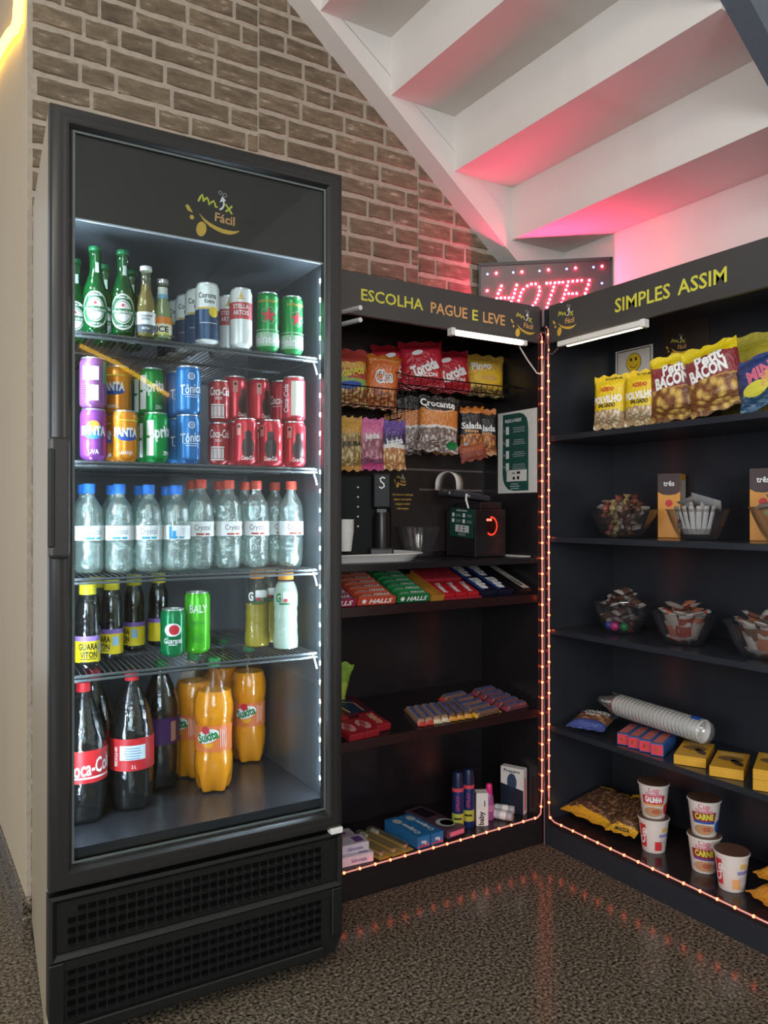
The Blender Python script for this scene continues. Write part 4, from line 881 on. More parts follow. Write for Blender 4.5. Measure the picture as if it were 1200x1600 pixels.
# things on the counter
cz = .9762
cm = thing('coffee_machine', 'tall black capsule coffee machine with silver emblem on the white tray', 'coffee machine', (-.616, .150, cz + .008), -.42)
B().box(-.115, .075, -.06, .082, 0, .262).ob('machine_body', mat('machine_black', '0c0c0d', .5, spec=.12), cm, bevel=.012, seg=3)
B().box(.012, .068, -.095, -.058, .155, .262).ob('brew_head', mat('machine_grey', '1c1c1d', .45, spec=.25), cm, bevel=.006)
B().box(.022, .058, -.085, -.058, .135, .157).ob('spout', black_plastic, cm, bevel=.004)
B().lathe([(.024, 0), (.026, .01), (.026, .12), (.022, .135)], 18).ob('cup_holder', black_plastic, cm, 40, loc=(.040, -.080, .008))
B().box(.0, .075, -.108, -.058, .0, .035).ob('drip_base', black_plastic, cm, bevel=.006)
decal(cm, xf(stroke([(.009, .014), (.002, .018), (-.006, .013), (-.003, .004), (.005, -.002), (.007, -.010), (-.001, -.016), (-.009, -.012)], .004)), ink_w, flat((.040, -.0957, .232), (1, 0, 0), (0, 0, 1)), 'emblem')
for k in range(5): B().lathe([(.003, 0), (.003, .002)], 8).ob('button', ink_s, cm, loc=(-.03, -.0605, .22 - k * .03), rot=(PI / 2, 0, 0))
tr = thing('serving_tray', 'white rounded serving tray under the coffee machine', 'tray', (-.662, .145, cz), 0)
def rr(hx, hy, r, n=6):
    p = []
    for cx, cy, a in ((hx - r, hy - r, 0), (-hx + r, hy - r, PI / 2), (-hx + r, -hy + r, PI), (hx - r, -hy + r, 1.5 * PI)):
        p += [(cx + r * math.cos(a + PI / 2 * i / n), cy + r * math.sin(a + PI / 2 * i / n)) for i in range(n + 1)]
    return p
b_ = B(); n = 28; rows = [(rr(.185, .115, .09), 0.), (rr(.208, .132, .10), .022), (rr(.218, .140, .105), .023), (rr(.213, .137, .103), .026), (rr(.190, .118, .09), .0055)]
vs = [(x, y, zz) for ps_, zz in rows for x, y in ps_]
b_.add(vs, [(i * n + k, i * n + (k + 1) % n, (i + 1) * n + (k + 1) % n, (i + 1) * n + k) for i in range(4) for k in range(n)] + [tuple(range(n))[::-1], tuple(range(4 * n, 5 * n))])
b_.ob('tray_body', white_plastic, tr, 40)
cs = thing('cup_stack', 'stack of white disposable cups beside the coffee machine', 'cup', (-.748, .048, cz + .030))
for k in range(7): B().lathe([(.020, 0), (.027, .055), (.0285, .056), (.0285, .058), (.0265, .058)], 20, cap=False).ob('cup', white_plastic, cs, 40, loc=(0, 0, .006 + k * .006))
def bowl(name, label, loc, r, h, flutes=16, amp=.03, mat_=None, asp=1.):
    t = thing(name, label, 'bowl', loc)
    pr = [(r * .50, 0), (r * .58, .004), (r * .72, h * .3), (r * .86, h * .65), (r * .97, h * .95), (r * 1.02, h), (r * 1.0, h), (r * .94, h * .95), (r * .83, h * .65), (r * .69, h * .31), (r * .52, .006)]
    B().lathe(pr, 64, mod=lambda rr_, z_, a: rr_ * (1 + amp * math.cos(flutes * a) * min(1, z_ / h * 1.5 + .2))).ob('bowl_body', mat_, t, 60)
    return t
BOWL = clear('clear_bowl_plastic', 'f4f4f5', .015, 'd0d0d4', gl=.07, gmax=.5, rough=.08)
bowl('fluted_bowl', 'empty clear fluted bowl between coffee machine and payment box', (-.372, .205, cz), .076, .104, mat_=BOWL)
# payment box
pbx = thing('payment_box', 'black payment box with glowing red ring beside the bowl', 'box', (-.150, .175, cz), 0)
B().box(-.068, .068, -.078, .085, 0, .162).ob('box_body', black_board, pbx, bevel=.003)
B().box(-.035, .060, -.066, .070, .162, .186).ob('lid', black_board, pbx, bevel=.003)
fb = lambda y: flat((0, y, 0), (1, 0, 0), (0, 0, 1))
rg = mat('ring_red', 'ff4030', .4, emit='ff2a14', es=3); rgd = mat('ring_dark', '2a0c0a', .3)
decal(pbx, xf(ring(.022, .026, 28, 1.25, -PI * .72, PI * .55), .002, .105), rg, fb(-.0795), 'glowing_ring')
decal(pbx, xf(disc(.021, .027), .002, .105), rgd, fb(-.0792), 'ring_face')
decal(pbx, join(*[xf(rect(.005, .007), -.016 + k * .008, .126) for k in range(3)]), mat('digit_red', 'ff8070', .4, emit='ff5040', es=8), fb(-.0797), 'display_digits')
gc = thing('info_card', 'dark green instruction card taped to the payment box', 'card', (-.2202, .170, cz + .066), -PI / 2 - .0, rot=Euler((0, .06, -PI / 2), 'XYZ'))
B().box(-.066, .066, -.0006, .0006, 0, .100).ob('card_sheet', mat('card_green', '1a4a3e', .5), gc)
fc = flat((0, -.0011, 0), (1, 0, 0), (0, 0, 1))
decal(gc, xf(text('PASSO A PASSO', .02, width=.06, h=.006), 0, .092), ink_w, fc)
decal(gc, join(*[xf(rect(.014, .013), sx, sz_) for sx in (-.048, .012) for sz_ in (.076, .056)]), ink_w, fc, 'picture'); decal(gc, join(*[xf(lines(2, .03, .0016, .005), sx, sz_) for sx in (-.019, .042) for sz_ in (.078, .058)]), ink_s, fc)
decal(gc, xf(rect(.076, .024), .004, .030), paper, fc, 'white_box'); decal(gc, join(xf(rect(.009, .004), -.010, .036), xf(rect(.012, .004), .014, .036), xf(disc(.004, .003), -.010, .026), xf(rect(.009, .006), .014, .026)), ink_k, flat((0, -.0016, 0), (1, 0, 0), (0, 0, 1)), 'picture'); decal(gc, xf(lines(2, .045, .002, .005), .004, .013), ink_s, fc)
cmn = thing('card_reader', 'grey card reader lying tilted on the payment box', 'card reader', (-.205, .175, cz + .198), 0, rot=Euler((0, .12, -.12), 'XYZ'))
B().box(-.085, .085, -.040, .040, .0, .020).ob('reader_body', mat('reader_grey', '33343a', .3), cmn, bevel=.006)
B().box(-.02, .05, -.032, .032, .0185, .0212).ob('screen', mat('reader_screen', '7a84a0', .15), cmn)
B().box(.056, .08, -.03, .03, .0185, .0212).ob('keypad', mat('keypad_grey', '5a5a60', .5), cmn)
rp = thing('receipt_paper', 'white paper receipt arching up out of the card reader', 'paper', (-.262, .178, cz + .228), -1.0)
b_ = B(); K = 14; vs = []
for k in range(K + 1):
    a = PI * k / K; x = -.036 * math.cos(a) * (1.15 if k < 7 else 1.0) ; zz = .062 * math.sin(a) ** .6 if 0 < k < K else 0.
    vs += [(x, -.034, zz), (x, .034, zz)]
b_.add(vs, [(2 * k, 2 * k + 1, 2 * k + 3, 2 * k + 2) for k in range(K)]); o = b_.ob('paper_strip', paper, rp, 60); md = o.modifiers.new('thick', 'SOLIDIFY'); md.thickness = .0008
tag(B().tube([(-.235, .112, cz + .165), (-.240, .118, cz + .195), (-.232, .126, cz + .212), (-.212, .136, cz + .206)], .0035, 8).ob('cable', white_plastic, smooth=50), 'white cable loop over the front edge of the payment box', 'cable')
tag(B().box(-.072, -.030, .03, .19, cz, cz + .003).ob('paper_sheet', paper), 'loose white paper lying right of the payment box', 'paper')

# ------------------------------------------------------------------ sloping shelves of sweets
def on(slf, x, y, up=0.): z0, s = slf; return (x, y, z0 + s * y + up)
A2 = math.atan(S2[1]); A3 = math.atan(S3[1])
def carton(label, x0, wd, col, scol, lip, grp, txt, seed):
    """open display carton with sticks of lozenges, lying on the sloping shelf"""
    p = on(S2, x0, .012, .0030); t = thing('sweets_carton', label, 'carton', p, 0, grp, rot=Euler((A2, 0, -.03), 'XYZ'))
    m = mat('carton_' + col, col, .45); Lc = .205
    B().box(0, wd, 0, Lc, 0, .003).ob('carton_base', m, t)
    for a in (0, wd - .003): B().box(a, a + .003, 0.003, Lc, .003, .020).ob('carton_side', m, t)
    fr_ = B().box(0, wd, 0, .003, .003, .024).ob('carton_front', m, t)
    decal(fr_, xf(text(txt, .03, .25, width=wd * .62, h=.014), wd * .6, .0125), ink_w, flat((0, -.0006, 0), (1, 0, 0), (0, 0, 1))); decal(fr_, xf(disc(.007), wd * .16, .0125), ink_w, flat((0, -.0006, 0), (1, 0, 0), (0, 0, 1)), 'emblem')
    B().add([(0, Lc, 0), (wd, Lc, 0), (wd + .004, Lc + .016, .020), (wd * .8, Lc + .016, .026), (wd * .5, Lc + .016, .021), (-.004, Lc + .016, .023), (0, Lc - .002, 0), (wd, Lc - .002, 0), (wd + .004, Lc + .014, .020), (wd * .8, Lc + .016, .026), (wd * .5, Lc + .014, .021), (-.004, Lc + .014, .023)],
            [(0, 1, 2, 3, 4, 5), (11, 10, 9, 8, 7, 6), (0, 6, 7, 1), (1, 7, 8, 2), (2, 8, 9, 3), (3, 9, 10, 4), (4, 10, 11, 5), (5, 11, 6, 0)]).ob('carton_flap', mat('carton_flap_grey', '9a9894', .6), t)
    R = Euler((A2, 0, -.03), 'XYZ').to_matrix()
    first = None
    ordn = ('frontmost', 'second', 'third', 'fourth', 'fifth', 'hindmost')
    for k in range(6):
        q = Vector(p) + R @ Vector((wd / 2, .020 + k * .031, .0040)); lb = f'{ordn[k]} lozenge stick in the {label.split(" ")[0]} carton'
        if first is None:
            s = thing('lozenge_stick', lb, 'sweets', q, 0, f'{label.split(" ")[0]} lozenge sticks', rot=Euler((A2, 0, -.03), 'XYZ'))
            B().box(-wd / 2 + .006, wd / 2 - .006, -.012, .012, 0, .021).ob('wrapper', mat('stick_' + scol, scol, .35), s, bevel=.003)
            decal(s, join(xf(text(txt, .03, .25, width=wd * .42, h=.011), wd * .18, 0), xf(text('menta', .0, .2, width=wd * .22, h=.007), -wd * .22, 0)), ink_w, flat((0, 0, .0214), (1, 0, 0), (0, 1, 0)))
            decal(s, xf(rect(wd * .8, .0014), 0, -.0085), ink_s, flat((0, 0, .0214), (1, 0, 0), (0, 1, 0)), 'stripe')
            first = s
        else: copy_tree(first, lb, q).rotation_euler = Euler((A2, 0, -.03), 'XYZ')
carton('purple-red open lozenge carton at left of the upper sloping shelf', -.862, .128, '9a2c4a', '7a3a4e', 0, 'lozenge cartons', 'HALLS', 1)
carton('orange-red open lozenge carton, second on the upper sloping shelf', -.725, .128, 'c84a34', 'b05038', 0, 'lozenge cartons', 'HALLS', 2)
carton('green open lozenge carton, third on the upper sloping shelf', -.588, .118, '1f6a3a', '1e7a40', 0, 'lozenge cartons', 'HALLS', 3)
SR = Euler((A2, 0, 0), 'XYZ')
oc = thing('sweets_carton', 'ochre open carton between the green and red sweets', 'carton', on(S2, -.462, .012, .0015), 0, None, rot=SR)
for a in ((0, .05, 0, .20, 0, .003), (0, .003, 0, .20, .003, .018), (.047, .05, 0, .2, .003, .018), (0.003, .047, 0, .003, .003, .018)): B().box(*a).ob('carton_wall', mat('carton_ochre', 'b07a2c', .5), oc)
rc = thing('sweets_carton', 'flat red carton behind the three red gum packs', 'carton', on(S2, -.408, .012, .0015), 0, None, rot=SR)
B().box(0, .150, 0, .205, 0, .003).ob('carton_base', mat('carton_red', 'a82a34', .5), rc)
B().box(0, .150, .12, .205, .003, .018).ob('carton_lid', mat('carton_red', 'a82a34', .5), rc, bevel=.002)
decal(rc, join(*[xf(star(.009, 4, .3), .025 + k * .05, .165) for k in range(3)]), ink_p, flat((0, 0, .0184), (1, 0, 0), (0, 1, 0)), 'emblem')
for k in range(3):
    p = on(S2, -.385 + k * .050, .020, .0056)
    s = thing('gum_pack', ('left', 'middle', 'right')[k] + ' red gum pack with white lettering on the red carton', 'gum', p, 0, 'red gum packs', rot=SR)
    B().box(-.021, .021, 0, .095, 0, .012).ob('wrapper', mat('gum_red', 'b8222c', .4), s, bevel=.002)
    decal(s, xf(text('Trident', .03, width=.075, h=.020), 0, .047, 1, -PI / 2 - .1), ink_w, flat((0, 0, .0126), (1, 0, 0), (0, 1, 0)))
for k in range(2):
    p = on(S2, -.228 + k * .070, .012, .0008)
    s = thing('wafer_box', ('left', 'right')[k] + ' dark blue wafer box with white lettering', 'wafer box', p, 0, 'dark blue wafer boxes', rot=SR)
    B().box(-.031, .031, 0, .215, 0, .022).ob('carton_body', mat('wafer_navy', '16182c', .35), s, bevel=.001)
    decal(s, xf(text('Bis', .05, width=.085, h=.036), .004, .062, 1, -PI / 2), ink_w, flat((0, 0, .0225), (1, 0, 0), (0, 1, 0))); decal(s, xf(text('Bis', .05, width=.085, h=.036), .004, .160, 1, -PI / 2), ink_w, flat((0, 0, .0225), (1, 0, 0), (0, 1, 0)))
    decal(s, xf(rect(.008, .19), -.025, .105), ink_b, flat((0, 0, .0225), (1, 0, 0), (0, 1, 0)), 'stripe')
s = thing('wafer_box', 'slim white and black wafer box at right end of the upper sloping shelf', 'wafer box', on(S2, -.075, .012, .0008), 0, None, rot=SR)
B().box(-.030, .028, 0, .210, 0, .020).ob('carton_body', mat('wafer_black', '1a1618', .35), s, bevel=.001)
decal(s, xf(rect(.030, .19), .012, .105), mat('wafer_white', 'b8b0a4', .5), flat((0, 0, .0205), (1, 0, 0), (0, 1, 0)), 'band'); decal(s, xf(text('Laka', .03, .2, width=.06, h=.018), .012, .06, 1, -PI / 2), ink_k, flat((0, 0, .0209), (1, 0, 0), (0, 1, 0)))

# lower sloping shelf: chocolate bars
SR3 = Euler((A3, 0, 0), 'XYZ')
def bar(label, x, y, ang, Ln, wd, base, tip1, tip2, grp, txt='SNICKERS', inkb=None, up=0.):
    p = on(S3, x, y, .001 + up); t = thing('chocolate_bar', label, 'chocolate bar', p, 0, grp); t.rotation_euler = (Matrix.Rotation(A3, 3, 'X') @ Matrix.Rotation(ang, 3, 'Z')).to_euler()
    b_ = B(); N_ = 8
    for i, (x_, hw, hh) in enumerate(((-.5, 1., .06), (-.46, .98, .06), (-.42, .85, .6), (-.38, .9, 1), (.38, .9, 1), (.42, .85, .6), (.46, .98, .06), (.5, 1., .06))):
        for (a, c_) in ((-.5, 0), (.5, 0), (.5, .6), (.36, 1), (-.36, 1), (-.5, .6)): b_.v.append((x_ * Ln, a * wd * hw, c_ * .017 * hh + .0005))
    for i in range(7):
        for k in range(6): b_.f.append((i * 6 + k, i * 6 + (k + 1) % 6, (i + 1) * 6 + (k + 1) % 6, (i + 1) * 6 + k)); b_.m.append(1 if i < 2 else 2 if i > 4 else 0)
    b_.f += [tuple(range(6))[::-1], tuple(range(42, 48))]; b_.m += [1, 2]
    b_.ob('wrapper', [mat('bar_' + base, base, .3), mat('bar_' + tip1, tip1, .3), mat('bar_' + tip2, tip2, .3)], t, 30)
    f = flat((0, 0, .0182), (1, 0, 0), (0, 1, 0))
    decal(t, xf(rect(Ln * .72, wd * .60)), mat('bar_plate', '8a8aa8', .4), f, 'plate'); decal(t, xf(text(txt, .04, width=Ln * .66, h=wd * .42)), mat('bar_blue', '2a3470', .4), flat((0, 0, .0187), (1, 0, 0), (0, 1, 0)))
    return t
NM7 = ('first', 'second', 'third', 'fourth', 'fifth', 'sixth', 'seventh')
for k in range(7):
    x = -.470 + k * .0305
    bar(f'chocolate bar lying front to back, {NM7[k]} from the left', x, .088, PI / 2 - .22, .135, .029, 'a07a62' if k < 4 else '6a4a38', 'c04038' if k < 2 else 'd8c8a8' if k < 4 else 'd89a40', 'c04038' if k < 1 else 'd8d0b8' if k < 4 else '8a6a50', 'chocolate bars lying front to back')
for k in range(5):
    bar(f'chocolate bar lying sideways in the middle pile, {NM7[k]} from the front', -.222 - k * .006, .036 + k * .036, .12, .120, .033, '7a5a4a', 'd8aa38' if k < 3 else 'c04038', 'd8aa38' if k < 3 else 'c04038', 'chocolate bars lying sideways, middle column')
    bar(f'chocolate bar lying sideways at the right end, {NM7[k]} from the front', -.090 - k * .004, .042 + k * .036, .10, .110, .033, '6a4048', '8a3a48', '5a3038', 'chocolate bars lying sideways, right column')
# red wafer boxes at left
kk = mat('wafer_red', '96202a', .4)
for k, (x, y, a, lb, dark) in enumerate(((-.735, .055, .1, 'red wafer packet at far left beside the fridge, front', 0), (-.680, .060, .1, 'red wafer packet with white oval emblem at left front', 0), (-.725, .165, .1, 'red wafer packet at far left, behind', 0), (-.624, .085, .1, 'red chocolate packet with cream lettering at left front', 1))):
    p = on(S3, x, y, .001); t = thing('wafer_packet', lb, 'wafer packet', p, 0, 'red wafer packets'); t.rotation_euler = (Matrix.Rotation(A3, 3, 'X') @ Matrix.Rotation(a, 3, 'Z')).to_euler()
    B().box(-.027, .027, -.050, .050, 0, .022).ob('wrapper', kk, t, bevel=.003)
    f = flat((0, 0, .0226), (1, 0, 0), (0, 1, 0))
    if dark: decal(t, xf(text('TRENTO', .03, width=.075, h=.022), 0, 0, 1, -PI / 2 - .1), mat('ink_cream', 'd8b08a', .5), f)
    else:
        decal(t, xf(disc(.021, .032)), mat('oval_pink', 'c88a8a', .5), f, 'emblem'); decal(t, xf(text('KitKat', .04, width=.056, h=.02), 0, 0, 1, -PI / 2 - .5), kk, flat((0, 0, .023), (1, 0, 0), (0, 1, 0)))
t = thing('wafer_box', 'dark red and blue wafer box behind the red packets', 'wafer box', on(S3, -.650, .200, .001)); t.rotation_euler = (A3, 0, 0)
B().box(-.045, .060, -.055, .075, 0, .018).ob('carton_body', mat('box_maroon', '4a1820', .4), t, bevel=.001)
decal(t, poly((-.03, -.05), (.045, -.05), (.03, .05), (-.04, .06)), mat('box_navy', '20304a', .4), flat((0, 0, .0184), (1, 0, 0), (0, 1, 0)), 'print'); decal(t, join(stroke([(-.01, .04), (.03, .02), (.03, -.045)], .004), stroke([(-.035, .045), (-.02, -.045)], .006)), ink_o, flat((0, 0, .0188), (1, 0, 0), (0, 1, 0)), 'print')
bag('sweet_pack', 'lime green sweet pack leaning at far left of the lower sloping shelf', .12, .13, .02, bagmat('pack_lime', [(0, 'a8c048'), (.5, '86a838')]), on(S3, -.690, .262, .020), -.1, -.05, .30, seed=22)

# bottom shelf of the left unit: toiletries
bz = .0935
def carton_box(name, label, loc, sx, sy, sz, col, rz=0., texts=(), group=None, cat='box', rough=.45, bevel=.001):
    t = thing(name, label, cat, loc, rz, group)
    B().box(-sx / 2, sx / 2, -sy / 2, sy / 2, 0, sz).ob('carton_body', mat('box_' + col, col, rough), t, bevel=bevel)
    for side, sh, m, nm in texts:
        f = {'top': flat((0, 0, sz + .0005), (1, 0, 0), (0, 1, 0)), 'front': flat((0, -sy / 2 - .0005, sz / 2), (1, 0, 0), (0, 0, 1)), 'left': flat((-sx / 2 - .0005, 0, sz / 2), (0, -1, 0), (0, 0, 1)), 'right': flat((sx / 2 + .0005, 0, sz / 2), (0, 1, 0), (0, 0, 1))}[side]
        decal(t, sh, m, f, nm)
    return t
violet = mat('ink_violet', '6a4a8a', .5)
wb0 = carton_box('toiletry_box', 'white pink-edged box, lower one beside the fridge', (-.725, .05, bz), .115, .07, .028, 'd8c8d0', -.08, [('front', xf(text('Sabonete', .02, width=.05, h=.010), .01, 0), violet, 'lettering'), ('top', xf(rect(.03, .05), .03, 0), violet, 'print')], 'white toiletry boxes')
carton_box('toiletry_box', 'white violet-edged box stacked on the lower one beside the fridge', (-.728, .062, bz + .0285), .110, .06, .026, 'cfc2cc', -.08, [('front', xf(text('Sabonete', .02, width=.05, h=.010), .01, 0), violet, 'lettering'), ('top', xf(rect(.03, .04), .03, 0), violet, 'print')], 'white toiletry boxes')
carton_box('toiletry_box', 'pale box behind the stacked white boxes', (-.72, .14, bz), .10, .06, .045, 'bdb2b8', -.08, [('top', xf(rect(.05, .02)), violet, 'print')], 'white toiletry boxes')
tb = []
def flatpack(label, x, y, col, rz, group=None):
    t = thing('toothbrush_pack', label, 'toothbrush', (x, y, bz), rz, group)
    B().box(-.020, .020, -.10, .10, 0, .002).ob('backing_card', mat('card_' + col, col, .4), t)
    B().prism(rr(.014, .09, .010, 4), 'z', .002, .018).ob('blister', clear('blister_plastic', 'f4f2ec', .10, 'e0d8c0', gl=.15), t)
    br = B().box(-.003, .003, -.085, .07, .004, .009).ob('toothbrush_handle', ink_g, t); B().box(-.005, .005, .045, .075, .009, .017).ob('bristles', ink_w, br)
    return t
f0 = flatpack('yellow toothbrush blister pack, left of the three', -.648, .105, 'c09a3a', .16, 'toothbrush packs')
copy_tree(f0, 'yellow toothbrush blister pack, middle of the three', (-.604, .105, bz), .16); copy_tree(f0, 'yellow toothbrush blister pack, right of the three beside blue boxes', (-.560, .11, bz), .16)
sky = mat('box_skyblue', '2f7ab0', .4)
for k, x in enumerate((-.496, -.444)):
    carton_box('toothpaste_box', ('left', 'right')[k] + ' blue toothpaste box lying front to back', (x, .095, bz), .048, .175, .036, '2a6fa6', .06, [('top', xf(disc(.014, .020), 0, .05), ink_s, 'emblem'), ('top', xf(text('Colgate', .02, width=.09, h=.016), 0, -.02, 1, PI / 2), ink_w, 'lettering'), ('front', xf(text('90g', .02, h=.010), 0, 0), ink_w, 'lettering'), ('front', xf(rect(.04, .004), 0, -.012), ink_r, 'print')], 'blue toothpaste boxes')
t = carton_box('wet_wipe_pack', 'dark pink long pack with white oval lying beside the blue boxes', (-.368, .125, bz), .078, .22, .030, '4e3644', .10, [('top', xf(disc(.030, .034), 0, -.055), ink_s, 'emblem'), ('top', xf(disc(.022, .024), .004, -.058), violet, 'emblem'), ('top', xf(rect(.05, .08), 0, .05), mat('print_black', '18121a', .4), 'print'), ('front', xf(rect(.06, .014)), ink_p, 'print')], bevel=.006)
def spray(label, x, y):
    t = thing('deodorant_can', label, 'deodorant', (x, y, bz), face((x, y, 0)), 'blue deodorant cans')
    B().lathe([(.0185, 0), (.0195, .003), (.0195, .130), (.0185, .136)], 24).ob('can_body', mat('spray_blue', '24346e', .3, .3), t, 40)
    B().lathe([(.0190, .136), (.0190, .150), (.0170, .178), (.0140, .188), (.010, .190)], 24).ob('cap', mat('spray_cap', '1a2444', .35), t, 40)
    B().lathe([(.0198, .128), (.0198, .140)], 24, cap=False).ob('band', mat('spray_red', 'd84a58', .4), t); B().lathe([(.0199, .022), (.0199, .058)], 24, cap=False).ob('label', mat('spray_lime', 'b8b848', .4), t)
    decal(t, xf(text('SPRAY', .03, width=.05, h=.013), rot=PI / 2), mat('spray_text', 'a03a6a', .4), cyl(.0200, .092), cut=.005); decal(t, xf(rect(.026, .006)), ink_k, cyl(.0203, .042), 'print', cut=.005)
spray('tall blue deodorant spray can, left of the pair', -.318, .062); spray('tall blue deodorant spray can, right of the pair', -.270, .068)
carton_box('baby_product_box', 'upright white box reading baby beside the sprays', (-.222, .060, bz), .040, .040, .108, 'e2dcd8', -.5, [('front', xf(text('baby', .03, width=.045, h=.017), -.004, -.028, 1, PI / 2), ink_k, 'lettering'), ('front', xf(rect(.003, .02), .008, .02), ink_k, 'print')])
pkb = thing('lotion_bottle', 'small pink bottle with bright pink cap', 'bottle', (-.172, .080, bz), 0)
B().lathe([(.016, 0), (.0175, .004), (.0165, .05), (.0145, .075), (.010, .088)], 20).ob('bottle_body', mat('lotion_pink', 'a0558c', .3), pkb, 40); B().lathe([(.0105, .086), (.0115, .090), (.0105, .112), (.008, .118)], 18).ob('cap', mat('lotion_cap', 'e82c80', .35), pkb, 40)
B().lathe([(.0172, .03), (.0167, .05)], 20, cap=False).ob('label', mat('lotion_label', 'c87aa8', .4), pkb)
for k, (x, y, a, lb) in enumerate(((-.140, .052, .5, 'small white bottle lying on its side, left one'), (-.100, .090, .7, 'small white bottle lying on its side, right one before the tall box'))):
    r_ = thing('roll_on_bottle', lb, 'bottle', (x, y, bz + .0155), 0, 'small white bottles lying down'); r_.rotation_euler = (PI / 2, 0, a)
    B().lathe([(.013, -.03), (.015, -.027), (.015, .012), (.012, .018)], 18).ob('bottle_body', white_plastic, r_, 40); B().lathe([(.0125, .018), (.0145, .020), (.0145, .034), (.012, .038)], 18).ob('cap', mat('cap_grey', 'a8a8ac', .4), r_, 40); B().lathe([(.0153, -.018), (.0153, -.002)], 18, cap=False).ob('label', ink_s, r_)
carton_box('condom_box', 'upright white and dark blue box at right end of the bottom shelf', (-.058, .085, bz), .030, .085, .155, 'ddd6d2', .42, [('left', xf(poly((-.0424, -.077), (.0424, -.077), (.0424, .005), (-.0424, .02))), mat('box_print_navy', '1c2433', .4), 'print'), ('left', xf(disc(.018, .03), .0, .028), mat('box_print_slate', '33465e', .4), 'print'), ('left', xf(text('Preserv', .02, width=.06, h=.011), 0, .066), ink_k, 'lettering'), ('front', xf(rect(.008, .11), 0, -.01), ink_r, 'print')])

# ------------------------------------------------------------------ right unit: snack bags
rz_ = -PI / 2
RT = RS[0] + .003
M_pol = bagmat('bag_polvilho', [(0, 'c8b49a'), (.32, 'e8c81c'), (.9, 'e6c41a')], (.0, .33, 'e8dcc4', 'a88a60', 9))
M_bac = bagmat('bag_bacon', [(0, '7a5a3a'), (.12, 'b88a48'), (.46, '8a3038'), (.80, 'e0c81c')], (.04, .44, 'e0b860', '7a4a28', 6))
M_mini = bagmat('bag_blue', [(0, '3a5a78'), (.3, '2a3f78'), (.8, '3a4a80')], (.05, .30, '6a8aa0', '2a4868', 8))
M_big = bagmat('bag_big_yellow', [(0, '8a7a40'), (.5, 'c8b83c'), (.85, 'c4b848')])
grp = 'bags on the top shelf of the right unit'
for k, y in enumerate((-.245, -.362)):
    bag('snack_bag', ('left', 'right')[k] + ' small yellow polvilho bag on the right unit', .115, .172, .05, M_pol, (.055 + .012 * k, y, RT + .005), rz_ + .25, -.06, 0, seed=31 + k, texts=[bt('POLVILHO', ink_w, 0, .53, .022, .10, .05, .05), bt('AZEDO', ink_r, 0, .72, .012, .05), bt('SALGADO', ink_k, 0, .42, .012, .06), bt('ROSQUINHA', ink_k, .1, .93, .007, .06)], group=grp)
bag('snack_bag', 'left large yellow and brown BACON bag on the right unit', .165, .200, .06, M_bac, (.075, -.475, RT + .010), rz_ + .1, -.08, -.06, seed=33, texts=[bt('Petit', ink_w, .1, .76, .034, .075, .15, .04), bt('BACON', ink_w, .06, .58, .034, .115, .12, .05)], group=grp)
bag('snack_bag', 'right large yellow and brown BACON bag, tilted, on the right unit', .165, .195, .06, M_bac, (.060, -.632, RT + .020), rz_ + .15, -.10, -.22, seed=34, texts=[bt('Petit', ink_w, .05, .76, .034, .085, .15, .04), bt('BACON', ink_w, .0, .58, .034, .115, .1, .05)], group=grp)
bag('snack_bag', 'dull yellow large bag standing behind at right of the BACON bags', .25, .248, .05, M_big, (.215, -.660, RT + .005), rz_ + .05, -.03, 0, seed=35, group=grp, texts=[bt('BIT', ink_r, .0, .62, .04, .09, .2)])
bag('snack_bag', 'blue and brown bag cut by the right picture edge', .22, .150, .06, M_mini, (.058, -.812, RT + .026), rz_ + .12, -.22, -.26, seed=36, texts=[bt('MINI', ink_p, -.12, .58, .034, .085, .15, .05), bt('CHIPS', ink_w, .22, .62, .028, .06, .1), sq(xf(star(.035, 6, .75)), ink_o, .0, .40), sq(xf(disc(.04, .02)), ink_y, -.22, .3)], group=grp)

# bowls of sweets
def sweet_mesh(kind):
    b_ = B()
    if kind == 'twist':
        pr = [(.012, -.025), (.0035, -.0125), (.0095, -.008), (.0112, 0), (.0095, .008), (.0035, .0125), (.012, .025)]
        b_.lathe(pr, 8, mod=lambda r, z, a: r * (1 + .25 * math.cos(3 * a) if abs(z) > .015 else 1)); 
    elif kind == 'ball': b_.sphere((0, 0, 0), .015, n=8, k=6)
    else:
        L_, W_, T_ = (.054, .036, .013) if kind == 'small' else (.085, .050, .016) if kind == 'large' else (.085, .014, .005)
        for i in range(6):
            x = (-.5 + i / 5) * L_; th = 0.0008 if i in (0, 5) else T_ / 2
            b_.v += [(x, -W_ / 2, 0), (x, -W_ * .2, th), (x, W_ * .2, th), (x, W_ / 2, 0), (x, W_ * .2, -th), (x, -W_ * .2, -th)]
        for i in range(5):
            for k in range(6): b_.f.append((i * 6 + k, i * 6 + (k + 1) % 6, (i + 1) * 6 + (k + 1) % 6, (i + 1) * 6 + k)); b_.m.append(0 if 0 < i < 4 else 1)
        b_.f += [tuple(range(6))[::-1], tuple(range(30, 36))]; b_.m += [1, 1]
    return b_
foilw = mat('wrapper_clear', 'b8b2ac', .2, .3)
SP = {}
def sweets(kind, label, group, col, pts, name='wrapped_sweet', cat='sweet', rots=None):
    key = (kind, col)
    if key not in SP:
        o = sweet_mesh(kind).ob(name, [mat('wrap_' + col, col, .25), foilw], None, 40); SP[key] = o.data; bpy.data.objects.remove(o)
    for i, p in enumerate(pts):
        o = bpy.data.objects.new(name, SP[key]); C.objects.link(o); o.location = p
        o.rotation_euler = rots[i] if rots else (random.uniform(-.5, .5), random.uniform(-.5, .5), random.uniform(0, 6)); tag(o, label, cat, group)
